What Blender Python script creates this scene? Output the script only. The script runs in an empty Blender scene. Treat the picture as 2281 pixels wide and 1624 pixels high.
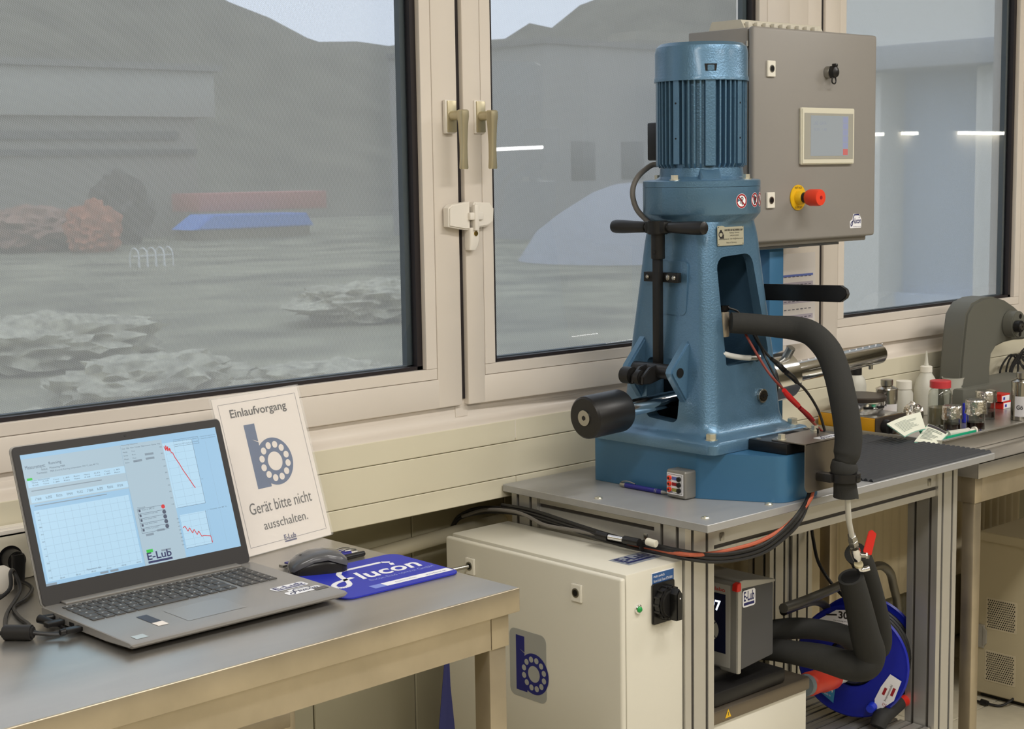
import bpy, bmesh, math, random
from mathutils import Vector, Matrix
PI = math.pi
random.seed(7)
S = bpy.context.scene
C = S.collection
V = Vector

def srgb(r, g, b):
    f = lambda c: (c/255/12.92) if c <= 10 else ((c/255+.055)/1.055)**2.4
    return (f(r), f(g), f(b), 1)

# ---------------------------------------------------------------- camera
FOC, YAW, PIT, ROL = 3473.78, .74319332, .12297853, -.01602215
CAMP = V((0, 0, 1.6))
_f = V((math.sin(YAW), math.cos(YAW), 0)); _r = V((math.cos(YAW), -math.sin(YAW), 0)); _u = V((0, 0, 1))
_fw = _f*math.cos(PIT)-_u*math.sin(PIT); _up = _u*math.cos(PIT)+_f*math.sin(PIT)
RX = _r*math.cos(ROL)+_up*math.sin(ROL); UY = -_r*math.sin(ROL)+_up*math.cos(ROL)
cd = bpy.data.cameras.new('camera'); cam = bpy.data.objects.new('camera', cd); C.objects.link(cam)
cam.matrix_world = Matrix(((RX.x, UY.x, -_fw.x, CAMP.x), (RX.y, UY.y, -_fw.y, CAMP.y), (RX.z, UY.z, -_fw.z, CAMP.z), (0, 0, 0, 1)))
cd.sensor_fit = 'HORIZONTAL'; cd.sensor_width = 36; cd.lens = FOC/2281*36
cd.clip_start = .05; cd.clip_end = 800
cd.dof.use_dof = True; cd.dof.focus_distance = 3.1; cd.dof.aperture_fstop = 19
S.camera = cam

def at(px, py, ax, val):
    """surveyed point: where the sight line meets the real plane axis=val"""
    d = RX*((px-1140.5)/FOC) + UY*(-(py-812)/FOC) + _fw
    return CAMP + d*((val-CAMP[ax])/d[ax])

# ---------------------------------------------------------------- world, lights, exposure
w = bpy.data.worlds.new('sky'); S.world = w; w.use_nodes = True
nt = w.node_tree; nt.nodes.clear()
bg = nt.nodes.new('ShaderNodeBackground'); out = nt.nodes.new('ShaderNodeOutputWorld')
bg.inputs[0].default_value = srgb(212, 222, 240); bg.inputs[1].default_value = 3.1
nt.links.new(bg.outputs[0], out.inputs[0])
S.view_settings.view_transform = 'Standard'; S.view_settings.look = 'None'
S.view_settings.exposure = 0.0; S.view_settings.gamma = 1; S.view_settings.use_curve_mapping = False

def area(name, loc, sx, sy, power, color=(1, .972, .935), rot=(0, 0, 0)):
    l = bpy.data.lights.new(name, 'AREA'); l.shape = 'RECTANGLE'; l.size = sx; l.size_y = sy
    l.energy = power; l.color = color
    o = bpy.data.objects.new(name, l); o.location = loc; o.rotation_euler = rot; C.objects.link(o)
    return o
LAMPS = [(0.0, .75), (2.5, .75), (5.0, .75), (0.0, -1.5), (2.5, -1.5), (5.0, -1.5)]
for lx, ly in LAMPS:
    area('ceiling_light_glow', (lx, ly, 2.86), 1.45, .28, 36)

# ---------------------------------------------------------------- materials
MATS = {}
def mat(name, color, rough=.5, metal=0, bump=0, bscale=200, var=0, vscale=8, spec=None, coat=0, emit=0,
        alpha=None, trans=0, ior=1.45, aniso=0, stretch=None, bdist=.001):
    if name in MATS: return MATS[name]
    m = bpy.data.materials.new(name); m.use_nodes = True; MATS[name] = m
    t = m.node_tree; p = t.nodes['Principled BSDF']
    p.inputs['Base Color'].default_value = color; p.inputs['Roughness'].default_value = rough
    p.inputs['Metallic'].default_value = metal; p.inputs['IOR'].default_value = ior
    if spec is not None: p.inputs['Specular IOR Level'].default_value = spec
    if coat: p.inputs['Coat Weight'].default_value = coat; p.inputs['Coat Roughness'].default_value = .15
    if trans: p.inputs['Transmission Weight'].default_value = trans
    if alpha is not None: p.inputs['Alpha'].default_value = alpha
    if emit:
        p.inputs['Emission Color'].default_value = color; p.inputs['Emission Strength'].default_value = emit
        p.inputs['Base Color'].default_value = (.02, .02, .02, 1)
    tc = t.nodes.new('ShaderNodeTexCoord'); mp = t.nodes.new('ShaderNodeMapping')
    t.links.new(tc.outputs['Object'], mp.inputs[0])
    if stretch: mp.inputs['Scale'].default_value = stretch
    if bump:
        n = t.nodes.new('ShaderNodeTexNoise'); n.inputs['Scale'].default_value = bscale; n.inputs['Detail'].default_value = 3
        b = t.nodes.new('ShaderNodeBump'); b.inputs['Strength'].default_value = bump; b.inputs['Distance'].default_value = bdist
        t.links.new(mp.outputs[0], n.inputs['Vector']); t.links.new(n.outputs[0], b.inputs['Height'])
        t.links.new(b.outputs[0], p.inputs['Normal'])
    if var:
        n2 = t.nodes.new('ShaderNodeTexNoise'); n2.inputs['Scale'].default_value = vscale; n2.inputs['Detail'].default_value = 4
        rr = t.nodes.new('ShaderNodeMapRange'); rr.inputs[1].default_value = .3; rr.inputs[2].default_value = .7
        rr.inputs[3].default_value = 1-var; rr.inputs[4].default_value = 1+var*.6
        mx = t.nodes.new('ShaderNodeVectorMath'); mx.operation = 'SCALE'
        mx.inputs[0].default_value = color[:3]
        t.links.new(mp.outputs[0], n2.inputs['Vector']); t.links.new(n2.outputs[0], rr.inputs[0])
        t.links.new(rr.outputs[0], mx.inputs['Scale']); t.links.new(mx.outputs[0], p.inputs['Base Color'])
        r2 = t.nodes.new('ShaderNodeMapRange'); r2.inputs[3].default_value = max(0, rough-.06); r2.inputs[4].default_value = rough+.08
        t.links.new(n2.outputs[0], r2.inputs[0]); t.links.new(r2.outputs[0], p.inputs['Roughness'])
    return m

frame_m = mat('cream_window_lacquer', srgb(220, 211, 200), .38, var=.02, vscale=6)
clad_m = mat('beige_cladding_paint', srgb(216, 209, 186), .42, var=.03, vscale=4)
gask_m = mat('black_rubber_gasket', srgb(34, 28, 30), .5)
spac_m = mat('grey_spacer', srgb(96, 104, 108), .5)
wall_m = mat('wall_paint_beige', srgb(205, 198, 178), .8, var=.03)
dwall_m = mat('recess_panel_paint', srgb(170, 164, 140), .6, var=.03)
floor_m = mat('floor_tile', srgb(196, 188, 166), .45, var=.06, vscale=30)
ceil_m = mat('ceiling_white', srgb(228, 224, 214), .9)
steel_m = mat('brushed_stainless', srgb(184, 180, 173), .30, .85, bump=.04, bscale=50, var=.07, vscale=4, stretch=(1, 5, 5))
steelf_m = mat('stainless_fronts', srgb(196, 184, 162), .36, .85, bump=.05, bscale=40, var=.13, vscale=11)
alup_m = mat('aluminium_profile', srgb(206, 204, 199), .38, .75, var=.03)
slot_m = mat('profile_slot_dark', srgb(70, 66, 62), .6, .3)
alut_m = mat('grey_aluminium_top', srgb(172, 172, 172), .34, .35, bump=.05, bscale=80, var=.04, vscale=6, stretch=(1, 8, 8))
blue_m = mat('blue_hammertone', srgb(90, 125, 152), .34, .45, bump=.55, bscale=260, var=.05, vscale=12, coat=.3, bdist=.0012)
bluep_m = mat('blue_satin_paint', srgb(62, 112, 150), .36, .25, bump=.06, bscale=300, coat=.2)
blacks_m = mat('black_anodised', srgb(30, 29, 28), .42, .3)
blackp_m = mat('black_plastic', srgb(26, 25, 25), .38)
blackd_m = mat('deep_black_plate', srgb(16, 16, 18), .35)
foam_m = mat('black_foam_insulation', srgb(40, 40, 38), .85, bump=.25, bscale=500)
rub_m = mat('black_ribbed_rubber', srgb(52, 54, 58), .55)
chrome_m = mat('polished_chrome', srgb(236, 236, 238), .12, 1)
satin_m = mat('satin_steel', srgb(170, 168, 162), .3, 1)
zinc_m = mat('zinc_bolt', srgb(226, 222, 204), .34, .9)
brass_m = mat('champagne_anodised', srgb(190, 180, 150), .32, .6)
brassd_m = mat('brass', srgb(180, 150, 80), .3, 1)
gcab_m = mat('grey_cabinet_paint', srgb(142, 138, 133), .42, bump=.08, bscale=400)
wcab_m = mat('light_cabinet_paint', srgb(212, 208, 194), .42, bump=.08, bscale=400)
white_m = mat('white_plastic', srgb(228, 224, 212), .4)
lockw_m = mat('white_lacquer_lock', srgb(232, 226, 216), .35)
paper_m = mat('white_paper', srgb(232, 224, 216), .7)
sleeve_m = mat('acrylic_sleeve', srgb(240, 236, 230), .12, coat=.6)
navy_m = mat('navy_ink', srgb(42, 78, 124), .5)
dnavy_m = mat('dark_navy_ink', srgb(28, 32, 96), .45)
ink_m = mat('black_ink', srgb(40, 36, 36), .6)
grey_ink = mat('grey_ink', srgb(120, 120, 128), .6)
pad_m = mat('royal_blue_mat', srgb(34, 44, 168), .5)
padw_m = mat('white_print', srgb(236, 236, 240), .5)
lap_m = mat('laptop_grey', srgb(150, 147, 143), .38, .35)
lapk_m = mat('laptop_key', srgb(72, 70, 68), .5)
lapb_m = mat('laptop_bezel', srgb(44, 42, 42), .55)
redp_m = mat('red_plastic', srgb(206, 44, 34), .35)
org_m = mat('orange_red_plastic', srgb(226, 66, 40), .4)
yel_m = mat('yellow_plastic', srgb(226, 180, 30), .4)
orgc_m = mat('orange_cable', srgb(178, 92, 66), .5)
blkc_m = mat('black_cable', srgb(30, 29, 29), .45)
grc_m = mat('grey_cable', srgb(112, 108, 102), .5)
hmi_m = mat('hmi_grey', srgb(160, 158, 148), .45)
reel_m = mat('reel_blue', srgb(20, 34, 160), .35)
press_m = mat('grey_cast_enamel', srgb(98, 98, 90), .45, bump=.15, bscale=120)
mustard_m = mat('mustard_enamel', srgb(208, 150, 20), .4)
dbrown_m = mat('dark_plate_brown', srgb(66, 58, 52), .4, .4)
fridge_m = mat('beige_enamel', srgb(186, 174, 144), .5)
rad_m = mat('radiator_enamel', srgb(206, 192, 160), .45)
silver_m = mat('foil_silver', srgb(225, 222, 216), .2, 1, bump=.7, bscale=110, bdist=.004)
green_m = mat('green_plastic', srgb(20, 160, 118), .4)
brownliq_m = mat('dark_oil', srgb(46, 20, 14), .15)
amber_m = mat('cloudy_oil', srgb(150, 140, 112), .25)
milk_m = mat('milky_polyethylene', srgb(222, 220, 208), .4, trans=.25)
glassy = mat('clear_glassware', srgb(235, 238, 236), .04, trans=1.0)
led_m = mat('lit_display_white', srgb(225, 235, 255), emit=2.2)
grn_m = mat('green_lens', srgb(30, 150, 70), .2)
tube_m = mat('translucent_tube', srgb(226, 226, 220), .3, trans=.2)
metaltube = mat('dark_steel_tube', srgb(120, 118, 112), .35, .9)

# window glass: thin reflective, mostly clear
gl = bpy.data.materials.new('window_glass'); gl.use_nodes = True; t = gl.node_tree; t.nodes.clear()
o_ = t.nodes.new('ShaderNodeOutputMaterial'); tr = t.nodes.new('ShaderNodeBsdfTransparent'); gs = t.nodes.new('ShaderNodeBsdfGlossy')
gs.inputs['Roughness'].default_value = .01; tr.inputs[0].default_value = (.93, .96, .97, 1)
fr = t.nodes.new('ShaderNodeFresnel'); fr.inputs[0].default_value = 1.45
ad = t.nodes.new('ShaderNodeMath'); ad.operation = 'MULTIPLY'; ad.inputs[1].default_value = 1.7
mx = t.nodes.new('ShaderNodeMixShader'); t.links.new(fr.outputs[0], ad.inputs[0]); t.links.new(ad.outputs[0], mx.inputs[0])
t.links.new(tr.outputs[0], mx.inputs[1]); t.links.new(gs.outputs[0], mx.inputs[2]); t.links.new(mx.outputs[0], o_.inputs[0])

# woven sun screen outside the panes
def screen_mat(name, col, cover):
    m = bpy.data.materials.new(name); m.use_nodes = True; t = m.node_tree; t.nodes.clear()
    o_ = t.nodes.new('ShaderNodeOutputMaterial'); tr = t.nodes.new('ShaderNodeBsdfTransparent')
    df = t.nodes.new('ShaderNodeBsdfDiffuse'); tl = t.nodes.new('ShaderNodeBsdfTranslucent')
    a1 = t.nodes.new('ShaderNodeMixShader'); a1.inputs[0].default_value = .6
    tc = t.nodes.new('ShaderNodeTexCoord')
    def wave(rot):
        mp = t.nodes.new('ShaderNodeMapping'); mp.inputs['Rotation'].default_value = (0, rot, 0)
        wv = t.nodes.new('ShaderNodeTexWave'); wv.inputs['Scale'].default_value = 92; wv.inputs['Distortion'].default_value = .9
        wv.inputs['Detail Scale'].default_value = 3
        t.links.new(tc.outputs['Object'], mp.inputs[0]); t.links.new(mp.outputs[0], wv.inputs[0]); return wv
    w1 = wave(.9); w2 = wave(.12)
    ns = t.nodes.new('ShaderNodeTexNoise'); ns.inputs['Scale'].default_value = 5; ns.inputs['Detail'].default_value = 2
    t.links.new(tc.outputs['Object'], ns.inputs['Vector'])
    m1 = t.nodes.new('ShaderNodeMath'); m1.operation = 'ADD'; t.links.new(w1.outputs['Fac'], m1.inputs[0]); t.links.new(w2.outputs['Fac'], m1.inputs[1])
    rg = t.nodes.new('ShaderNodeMapRange'); rg.inputs[1].default_value = 0; rg.inputs[2].default_value = 2
    rg.inputs[3].default_value = cover-.10; rg.inputs[4].default_value = cover+.10
    t.links.new(m1.outputs[0], rg.inputs[0])
    cr = t.nodes.new('ShaderNodeMapRange'); cr.inputs[3].default_value = .72; cr.inputs[4].default_value = 1.25
    t.links.new(m1.outputs[0], cr.inputs[0]); cr.inputs[2].default_value = 2
    vm = t.nodes.new('ShaderNodeVectorMath'); vm.operation = 'SCALE'; vm.inputs[0].default_value = col[:3]
    t.links.new(cr.outputs[0], vm.inputs['Scale'])
    for x in (df, tl): t.links.new(vm.outputs[0], x.inputs[0])
    t.links.new(df.outputs[0], a1.inputs[1]); t.links.new(tl.outputs[0], a1.inputs[2])
    mx = t.nodes.new('ShaderNodeMixShader'); t.links.new(rg.outputs[0], mx.inputs[0])
    t.links.new(tr.outputs[0], mx.inputs[1]); t.links.new(a1.outputs[0], mx.inputs[2]); t.links.new(mx.outputs[0], o_.inputs[0])
    return m
scr_m = screen_mat('grey_screen_fabric', srgb(160, 156, 148), .76)

# ---------------------------------------------------------------- geometry kit
MW = {}
def mw(o): return MW.get(o.name, Matrix()) if o else Matrix()

class G:
    def __init__(s): s.bm = bmesh.new()
    def add(s, tb, M=None):
        if M is not None: tb.transform(M)
        me = bpy.data.meshes.new('t'); tb.to_mesh(me); tb.free(); s.bm.from_mesh(me); bpy.data.meshes.remove(me); return s
    def box(s, x0, x1, y0, y1, z0, z1, bev=0, seg=2, M=None):
        tb = bmesh.new(); bmesh.ops.create_cube(tb, size=1)
        tb.transform(Matrix.Translation(((x0+x1)/2, (y0+y1)/2, (z0+z1)/2)) @ Matrix.Diagonal((abs(x1-x0), abs(y1-y0), abs(z1-z0), 1)))
        if bev: bmesh.ops.bevel(tb, geom=tb.edges[:], offset=bev, segments=seg, affect='EDGES', profile=.5)
        return s.add(tb, M)
    def cyl(s, p0, p1, r0, r1=None, seg=24, bev=0, M=None):
        p0, p1 = V(p0), V(p1); r1 = r0 if r1 is None else r1; d = p1-p0
        tb = bmesh.new(); bmesh.ops.create_cone(tb, cap_ends=True, segments=seg, radius1=r0, radius2=r1, depth=d.length)
        if bev:
            es = [e for e in tb.edges if len(e.link_faces) == 2 and any(len(f.verts) > 4 for f in e.link_faces)]
            bmesh.ops.bevel(tb, geom=es, offset=bev, segments=2, affect='EDGES')
        q = V((0, 0, 1)).rotation_difference(d.normalized())
        tb.transform(Matrix.Translation((p0+p1)/2) @ q.to_matrix().to_4x4()); return s.add(tb, M)
    def lathe(s, prof, o=(0, 0, 0), d=(0, 0, 1), seg=32, M=None):
        tb = bmesh.new(); rings = []
        for r, z in prof:
            rings.append([tb.verts.new((r*math.cos(2*PI*k/seg), r*math.sin(2*PI*k/seg), z)) for k in range(seg)] if r > 1e-6 else [tb.verts.new((0, 0, z))])
        for a, b in zip(rings, rings[1:]):
            for k in range(seg):
                k2 = (k+1) % seg
                if len(a) == 1 and len(b) == 1: continue
                if len(a) == 1: tb.faces.new((a[0], b[k2], b[k]))
                elif len(b) == 1: tb.faces.new((a[k], a[k2], b[0]))
                else: tb.faces.new((a[k], a[k2], b[k2], b[k]))
        if len(rings[0]) > 1: tb.faces.new(rings[0][::-1])
        if len(rings[-1]) > 1: tb.faces.new(rings[-1])
        q = V((0, 0, 1)).rotation_difference(V(d).normalized())
        tb.transform(Matrix.Translation(o) @ q.to_matrix().to_4x4()); bmesh.ops.recalc_face_normals(tb, faces=tb.faces[:])
        return s.add(tb, M)
    def tube(s, pts, r, seg=12, sm=6, flat=1.0, M=None):
        P = [V(p) for p in pts]; R = r if isinstance(r, (list, tuple)) else [r]*len(P)
        if sm > 1 and len(P) > 2:
            Q, RR = [], []
            ext = [P[0]*2-P[1]]+P+[P[-1]*2-P[-2]]
            for i in range(len(P)-1):
                a, b, c, d = ext[i:i+4]
                for k in range(sm):
                    t_ = k/sm
                    Q.append(.5*((2*b)+(c-a)*t_+(2*a-5*b+4*c-d)*t_*t_+(3*b-a-3*c+d)*t_**3)); RR.append(R[i]*(1-t_)+R[i+1]*t_)
            Q.append(P[-1]); RR.append(R[-1]); P, R = Q, RR
        tb = bmesh.new(); rings = []; n = None
        for i, p in enumerate(P):
            d = (P[min(i+1, len(P)-1)]-P[max(i-1, 0)]).normalized()
            if n is None: n = d.orthogonal().normalized()
            else: n = (n-d*n.dot(d)).normalized()
            b = d.cross(n)
            rings.append([tb.verts.new(p+(n*math.cos(2*PI*k/seg)+b*math.sin(2*PI*k/seg)*flat)*R[i]) for k in range(seg)])
        for a, b in zip(rings, rings[1:]):
            for k in range(seg): tb.faces.new((a[k], a[(k+1) % seg], b[(k+1) % seg], b[k]))
        tb.faces.new(rings[0][::-1]); tb.faces.new(rings[-1]); bmesh.ops.recalc_face_normals(tb, faces=tb.faces[:])
        return s.add(tb, M)
    def prism(s, poly, M, h, bev=0):
        """polygon in the frame M's xy plane, extruded by h along its z"""
        tb = bmesh.new(); vs = [tb.verts.new((x, y, 0)) for x, y in poly]; f = tb.faces.new(vs)
        if h:
            r = bmesh.ops.extrude_face_region(tb, geom=[f])
            bmesh.ops.translate(tb, verts=[v for v in r['geom'] if isinstance(v, bmesh.types.BMVert)], vec=(0, 0, h))
            bmesh.ops.recalc_face_normals(tb, faces=tb.faces[:])
            if bev: bmesh.ops.bevel(tb, geom=[e for e in tb.edges if abs(e.verts[0].co.z-e.verts[1].co.z) < 1e-7], offset=bev, segments=2, affect='EDGES')
        return s.add(tb, M)
    def loft(s, secs, M=None):
        tb = bmesh.new(); rings = [[tb.verts.new(p) for p in sec] for sec in secs]; n = len(rings[0])
        for a, b in zip(rings, rings[1:]):
            for k in range(n): tb.faces.new((a[k], a[(k+1) % n], b[(k+1) % n], b[k]))
        tb.faces.new(rings[0][::-1]); tb.faces.new(rings[-1]); bmesh.ops.recalc_face_normals(tb, faces=tb.faces[:])
        return s.add(tb, M)
    def rect(s, M, x0, x1, y0, y1, off=0):
        tb = bmesh.new(); tb.faces.new([tb.verts.new((x, y, off)) for x, y in ((x0, y0), (x1, y0), (x1, y1), (x0, y1))]); return s.add(tb, M)
    def disc(s, M, x, y, r, off=0, seg=24, r2=None, ry=None):
        tb = bmesh.new(); ry = ry or r
        o = [tb.verts.new((x+r*math.cos(2*PI*k/seg), y+ry*math.sin(2*PI*k/seg), off)) for k in range(seg)]
        if r2:
            i = [tb.verts.new((x+r2*math.cos(2*PI*k/seg), y+r2*ry/r*math.sin(2*PI*k/seg), off)) for k in range(seg)]
            for k in range(seg): tb.faces.new((o[k], o[(k+1) % seg], i[(k+1) % seg], i[k]))
        else: tb.faces.new(o)
        return s.add(tb, M)
    def line(s, M, pts, wd, off=0):
        for (x0, y0), (x1, y1) in zip(pts, pts[1:]):
            dx, dy = x1-x0, y1-y0; L = math.hypot(dx, dy) or 1; nx, ny = -dy/L*wd/2, dx/L*wd/2
            tb = bmesh.new(); tb.faces.new([tb.verts.new((x, y, off)) for x, y in ((x0-nx, y0-ny), (x1-nx, y1-ny), (x1+nx, y1+ny), (x0+nx, y0+ny))]); s.add(tb, M)
        return s
    def text(s, M, body, x0, y0, wd, ht, off=0, shear=0, bold=0):
        cu = bpy.data.curves.new('t', 'FONT'); cu.body = body; cu.shear = shear; cu.offset = bold; cu.resolution_u = 3
        ob = bpy.data.objects.new('t', cu); me = ob.to_mesh()
        tb = bmesh.new(); tb.from_mesh(me); ob.to_mesh_clear(); bpy.data.objects.remove(ob); bpy.data.curves.remove(cu)
        if not tb.verts: return s
        xs = [v.co.x for v in tb.verts]; ys = [v.co.y for v in tb.verts]
        sx = wd/max(1e-6, max(xs)-min(xs)); sy = ht/max(1e-6, max(ys)-min(ys))
        for v in tb.verts: v.co = V(((v.co.x-min(xs))*sx+x0, (v.co.y-min(ys))*sy+y0, off))
        return s.add(tb, M)
    def cut(s, other):
        A = s.mesh('a'); B = other.mesh('b'); oa = bpy.data.objects.new('a', A); ob = bpy.data.objects.new('b', B)
        C.objects.link(oa); C.objects.link(ob); md = oa.modifiers.new('x', 'BOOLEAN'); md.object = ob; md.operation = 'DIFFERENCE'; md.solver = 'EXACT'
        dg = bpy.context.evaluated_depsgraph_get(); dg.update(); ev = oa.evaluated_get(dg); me = bpy.data.meshes.new_from_object(ev)
        s.bm.free(); s.bm = bmesh.new(); s.bm.from_mesh(me)
        for o in (oa, ob): bpy.data.objects.remove(o)
        for m_ in (A, B, me): bpy.data.meshes.remove(m_)
        return s
    def mesh(s, name, ang=35, smooth=True):
        me = bpy.data.meshes.new(name); s.bm.to_mesh(me)
        if smooth and len(me.polygons):
            me.polygons.foreach_set('use_smooth', [True]*len(me.polygons)); me.set_sharp_from_angle(angle=math.radians(ang))
        return me
    def obj(s, name, m, parent=None, label=None, smooth=True, ang=35):
        if parent is not None: s.bm.transform(mw(parent).inverted())
        me = s.mesh(name, ang, smooth); s.bm.free(); me.materials.append(m)
        o = bpy.data.objects.new(name, me); C.objects.link(o)
        if parent is not None: o.parent = parent; MW[o.name] = mw(parent).copy()
        if label: o['label'] = label
        return o

def FR(o, u=(1, 0, 0), v=(0, 0, 1)):
    u = V(u).normalized(); v = V(v).normalized(); n = u.cross(v).normalized(); o = V(o)
    return Matrix(((u.x, v.x, n.x, o.x), (u.y, v.y, n.y, o.y), (u.z, v.z, n.z, o.z), (0, 0, 0, 1)))
LEFT = lambda o: FR(o, (0, -1, 0), (0, 0, 1))      # faces -x
FRONT = lambda o: FR(o, (1, 0, 0), (0, 0, 1))      # faces -y
TOP = lambda o, a=0: FR(o, (math.cos(a), math.sin(a), 0), (-math.sin(a), math.cos(a), 0))

def rrect(x0, x1, y0, y1, r, n=5):
    P = []
    for cx, cy, a0 in ((x1-r, y1-r, 0), (x0+r, y1-r, 90), (x0+r, y0+r, 180), (x1-r, y0+r, 270)):
        for k in range(n+1):
            a = math.radians(a0+90*k/n); P.append((cx+r*math.cos(a), cy+r*math.sin(a)))
    return P

def tag(o, label, cat, group=None, kind=None):
    o['label'] = label; o['category'] = cat
    if group: o['group'] = group
    if kind: o['kind'] = kind
    return o
def thing(name, label, cat, loc, rot=0, group=None):
    o = bpy.data.objects.new(name, None); C.objects.link(o); o.location = loc; o.rotation_euler = (0, 0, rot); o.empty_display_size = .05
    MW[o.name] = Matrix.Translation(loc) @ Matrix.Rotation(rot, 4, 'Z')
    return tag(o, label, cat, group)
def dup(root, loc, rot=0, label=None):
    r = root.copy(); C.objects.link(r); r.location = loc; r.rotation_euler = (0, 0, rot)
    MW[r.name] = Matrix.Translation(loc) @ Matrix.Rotation(rot, 4, 'Z')
    if label: r['label'] = label
    for ch in list(root.children):
        c = ch.copy(); C.objects.link(c); c.parent = r
        for g in list(ch.children):
            d = g.copy(); C.objects.link(d); d.parent = c
    return r
def struct(o, label=None):
    o['kind'] = 'structure'
    if label: o['label'] = label
    return o

def bearing_b(M, sc, mt, mdot, parent, off=.0004):
    """the letter b with a ball bearing bowl, unit height 1 -> sc"""
    g = G(); g.prism([(0, 0), (.28, .0), (.30, .30), (.22, .62), (.22, 1), (0, 1)], M @ Matrix.Diagonal((sc, sc, 1, 1)), 0)
    g.disc(M @ Matrix.Diagonal((sc, sc, 1, 1)), .46, .37, .37, off, 48)
    for v in g.bm.verts: pass
    g.obj('emblem', mt, parent, smooth=False)
    g = G(); MM = M @ Matrix.Diagonal((sc, sc, 1, 1)); g.disc(MM, .46, .37, .148, off*2, 32)
    for k in range(12):
        a = 2*PI*(k+.5)/12; g.disc(MM, .46+.262*math.cos(a), .37+.262*math.sin(a), .054, off*2, 18)
    g.prism([(.10, .76), (.22, .70), (.30, .755), (.22, .715)], MM @ Matrix.Translation((0, 0, off*2)), 0)
    g.obj('emblem_balls', mdot, parent, smooth=False)
def elub(M, x0, y0, wd, ht, off, mt, parent, bar=True, name='lettering'):
    g = G()
    g.text(M, 'E-Lub', x0, y0+ht*.30, wd, ht*.70, off, bold=.02)
    if bar: g.rect(M, x0, x0+wd, y0, y0+ht*.2, off)
    return g.obj(name, mt, parent, smooth=False)
def flucon(M, x0, y0, wd, ht, off, mt, parent, name='lettering'):
    """script wordmark: big looped f whose bar sweeps over the other letters"""
    g = G(); h = ht; u = wd
    loop = [(.30*u+x0, .78*h+y0)]
    pts = [(.27, .80), (.24, .62), (.20, .34), (.15, .12), (.08, .02), (.02, .08), (.03, .24), (.10, .36), (.20, .42), (.30, .46)]
    pp = [(x0+a*u, y0+b*h) for a, b in pts]
    # smooth
    q = []
    ext = [pp[0]]+pp+[pp[-1]]
    for i in range(len(pp)-1):
        a, b, c, d = [V((p[0], p[1], 0)) for p in ext[i:i+4]]
        for k in range(4):
            t_ = k/4; r = .5*((2*b)+(c-a)*t_+(2*a-5*b+4*c-d)*t_*t_+(3*b-a-3*c+d)*t_**3); q.append((r.x, r.y))
    q.append(pp[-1])
    g.line(M, q, h*.10, off); g.line(M, [(x0+.27*u, y0+.80*h), (x0+.34*u, y0+.97*h), (x0+.78*u, y0+.97*h), (x0+.84*u, y0+.86*h)], h*.10, off)
    g.text(M, 'lucon', x0+.33*u, y0+.22*h, .66*u, .48*h, off, shear=.25, bold=.02)
    g.line(M, [(x0+.80*u, y0+.66*h), (x0+.83*u, y0+.80*h)], h*.08, off)
    return g.obj(name, mt, parent, smooth=False)

# ================================================================ SETTING
XL, XR, YB = -3.0, 19.0, -5.6
g = G(); g.box(XL, XR, YB, 2.9, -.12, -.004); fl = struct(g.obj('floor', mat('floor_joint', srgb(120, 112, 96), .8)), 'beige tiled floor')
g = G(); g.box(XL, XR, YB, 2.9, 3.0, 3.1); struct(g.obj('ceiling', ceil_m))
g = G(); g.box(XL, XR, YB-.12, YB, -.1, 3.0); struct(g.obj('wall_back', wall_m))
g = G(); g.box(XL-.12, XL, YB-.12, 2.9, -.1, 3.0); struct(g.obj('wall_left', wall_m))
g = G(); g.box(XR, XR+.12, YB-.12, 2.9, -.1, 3.0); struct(g.obj('wall_right', wall_m))
# window wall: recess panelling below, header above, blind piers beyond
wf = bpy.data.objects.new('wall_front', None); C.objects.link(wf); struct(wf, 'window wall with cream panelling'); MW['wall_front'] = Matrix()
g = G(); g.box(XL, XR, 2.79, 2.9, -.1, 1.04); g.obj('backing', dwall_m, wf)
g = G(); g.box(XL, XR, 2.62, 2.9, 2.76, 3.0); g.obj('lintel', frame_m, wf)
g = G(); g.box(XL, -.30, 2.60, 2.78, 1.04, 2.76); g.box(5.75, XR, 2.60, 2.78, 1.04, 2.76); g.obj('pier', wall_m, wf)
# recess panels (seams between them)
for i, x in enumerate([-3+.29*k for k in range(0, 27)]):
    g = G(); g.box(x+.0015, x+.2885, 2.768, 2.79, .02, 1.03, bev=.002, seg=1); g.obj('recess_panel', dwall_m, wf)
# three cladding boards
def board(x0, x1, z0, z1): 
    g = G(); g.box(x0, x1, 2.570, 2.60, z0, z1, bev=.0016, seg=1); g.obj('cladding_board', clad_m, wf)
for x0, x1 in ((-.6, 2.3692), (2.3704, 5.2), (5.2012, 8)):
    board(x0, x1, .9935, 1.043); board(x0, x1, .868, .9118)
board(-.6, 8, .9133, .992)
g = G(); g.box(-.6, 8, 2.575, 2.79, .869, .886); g.box(-.6, 8, 2.60, 2.64, .88, 1.04); g.obj('cladding_core', dwall_m, wf)
# ledge: cove rising to the window frame
g = G(); prof = [(2.571, 1.0425), (2.576, 1.0455), (2.594, 1.0475), (2.606, 1.051), (2.6116, 1.058), (2.6119, 1.07), (2.70, 1.07), (2.70, 1.0), (2.571, 1.0)]
g.prism(prof, Matrix(((0, 0, 1, -.6), (1, 0, 0, 0), (0, 1, 0, 0), (0, 0, 0, 1))), 8.6); g.obj('ledge', frame_m, wf, ang=50)
g = G(); g.box(-.3, 5.75, 2.6125, 2.76, 1.04, 1.12); g.box(-.3, 5.75, 2.612, 2.76, 2.70, 2.77)
for x0, x1 in ((-.3, -.2), (2.226, 2.262), (3.36, 3.60), (4.68, 4.9), (5.65, 5.75)): g.box(x0, x1, 2.6105, 2.74, 1.06, 2.74)
g.obj('window_surround', frame_m, wf)
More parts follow.
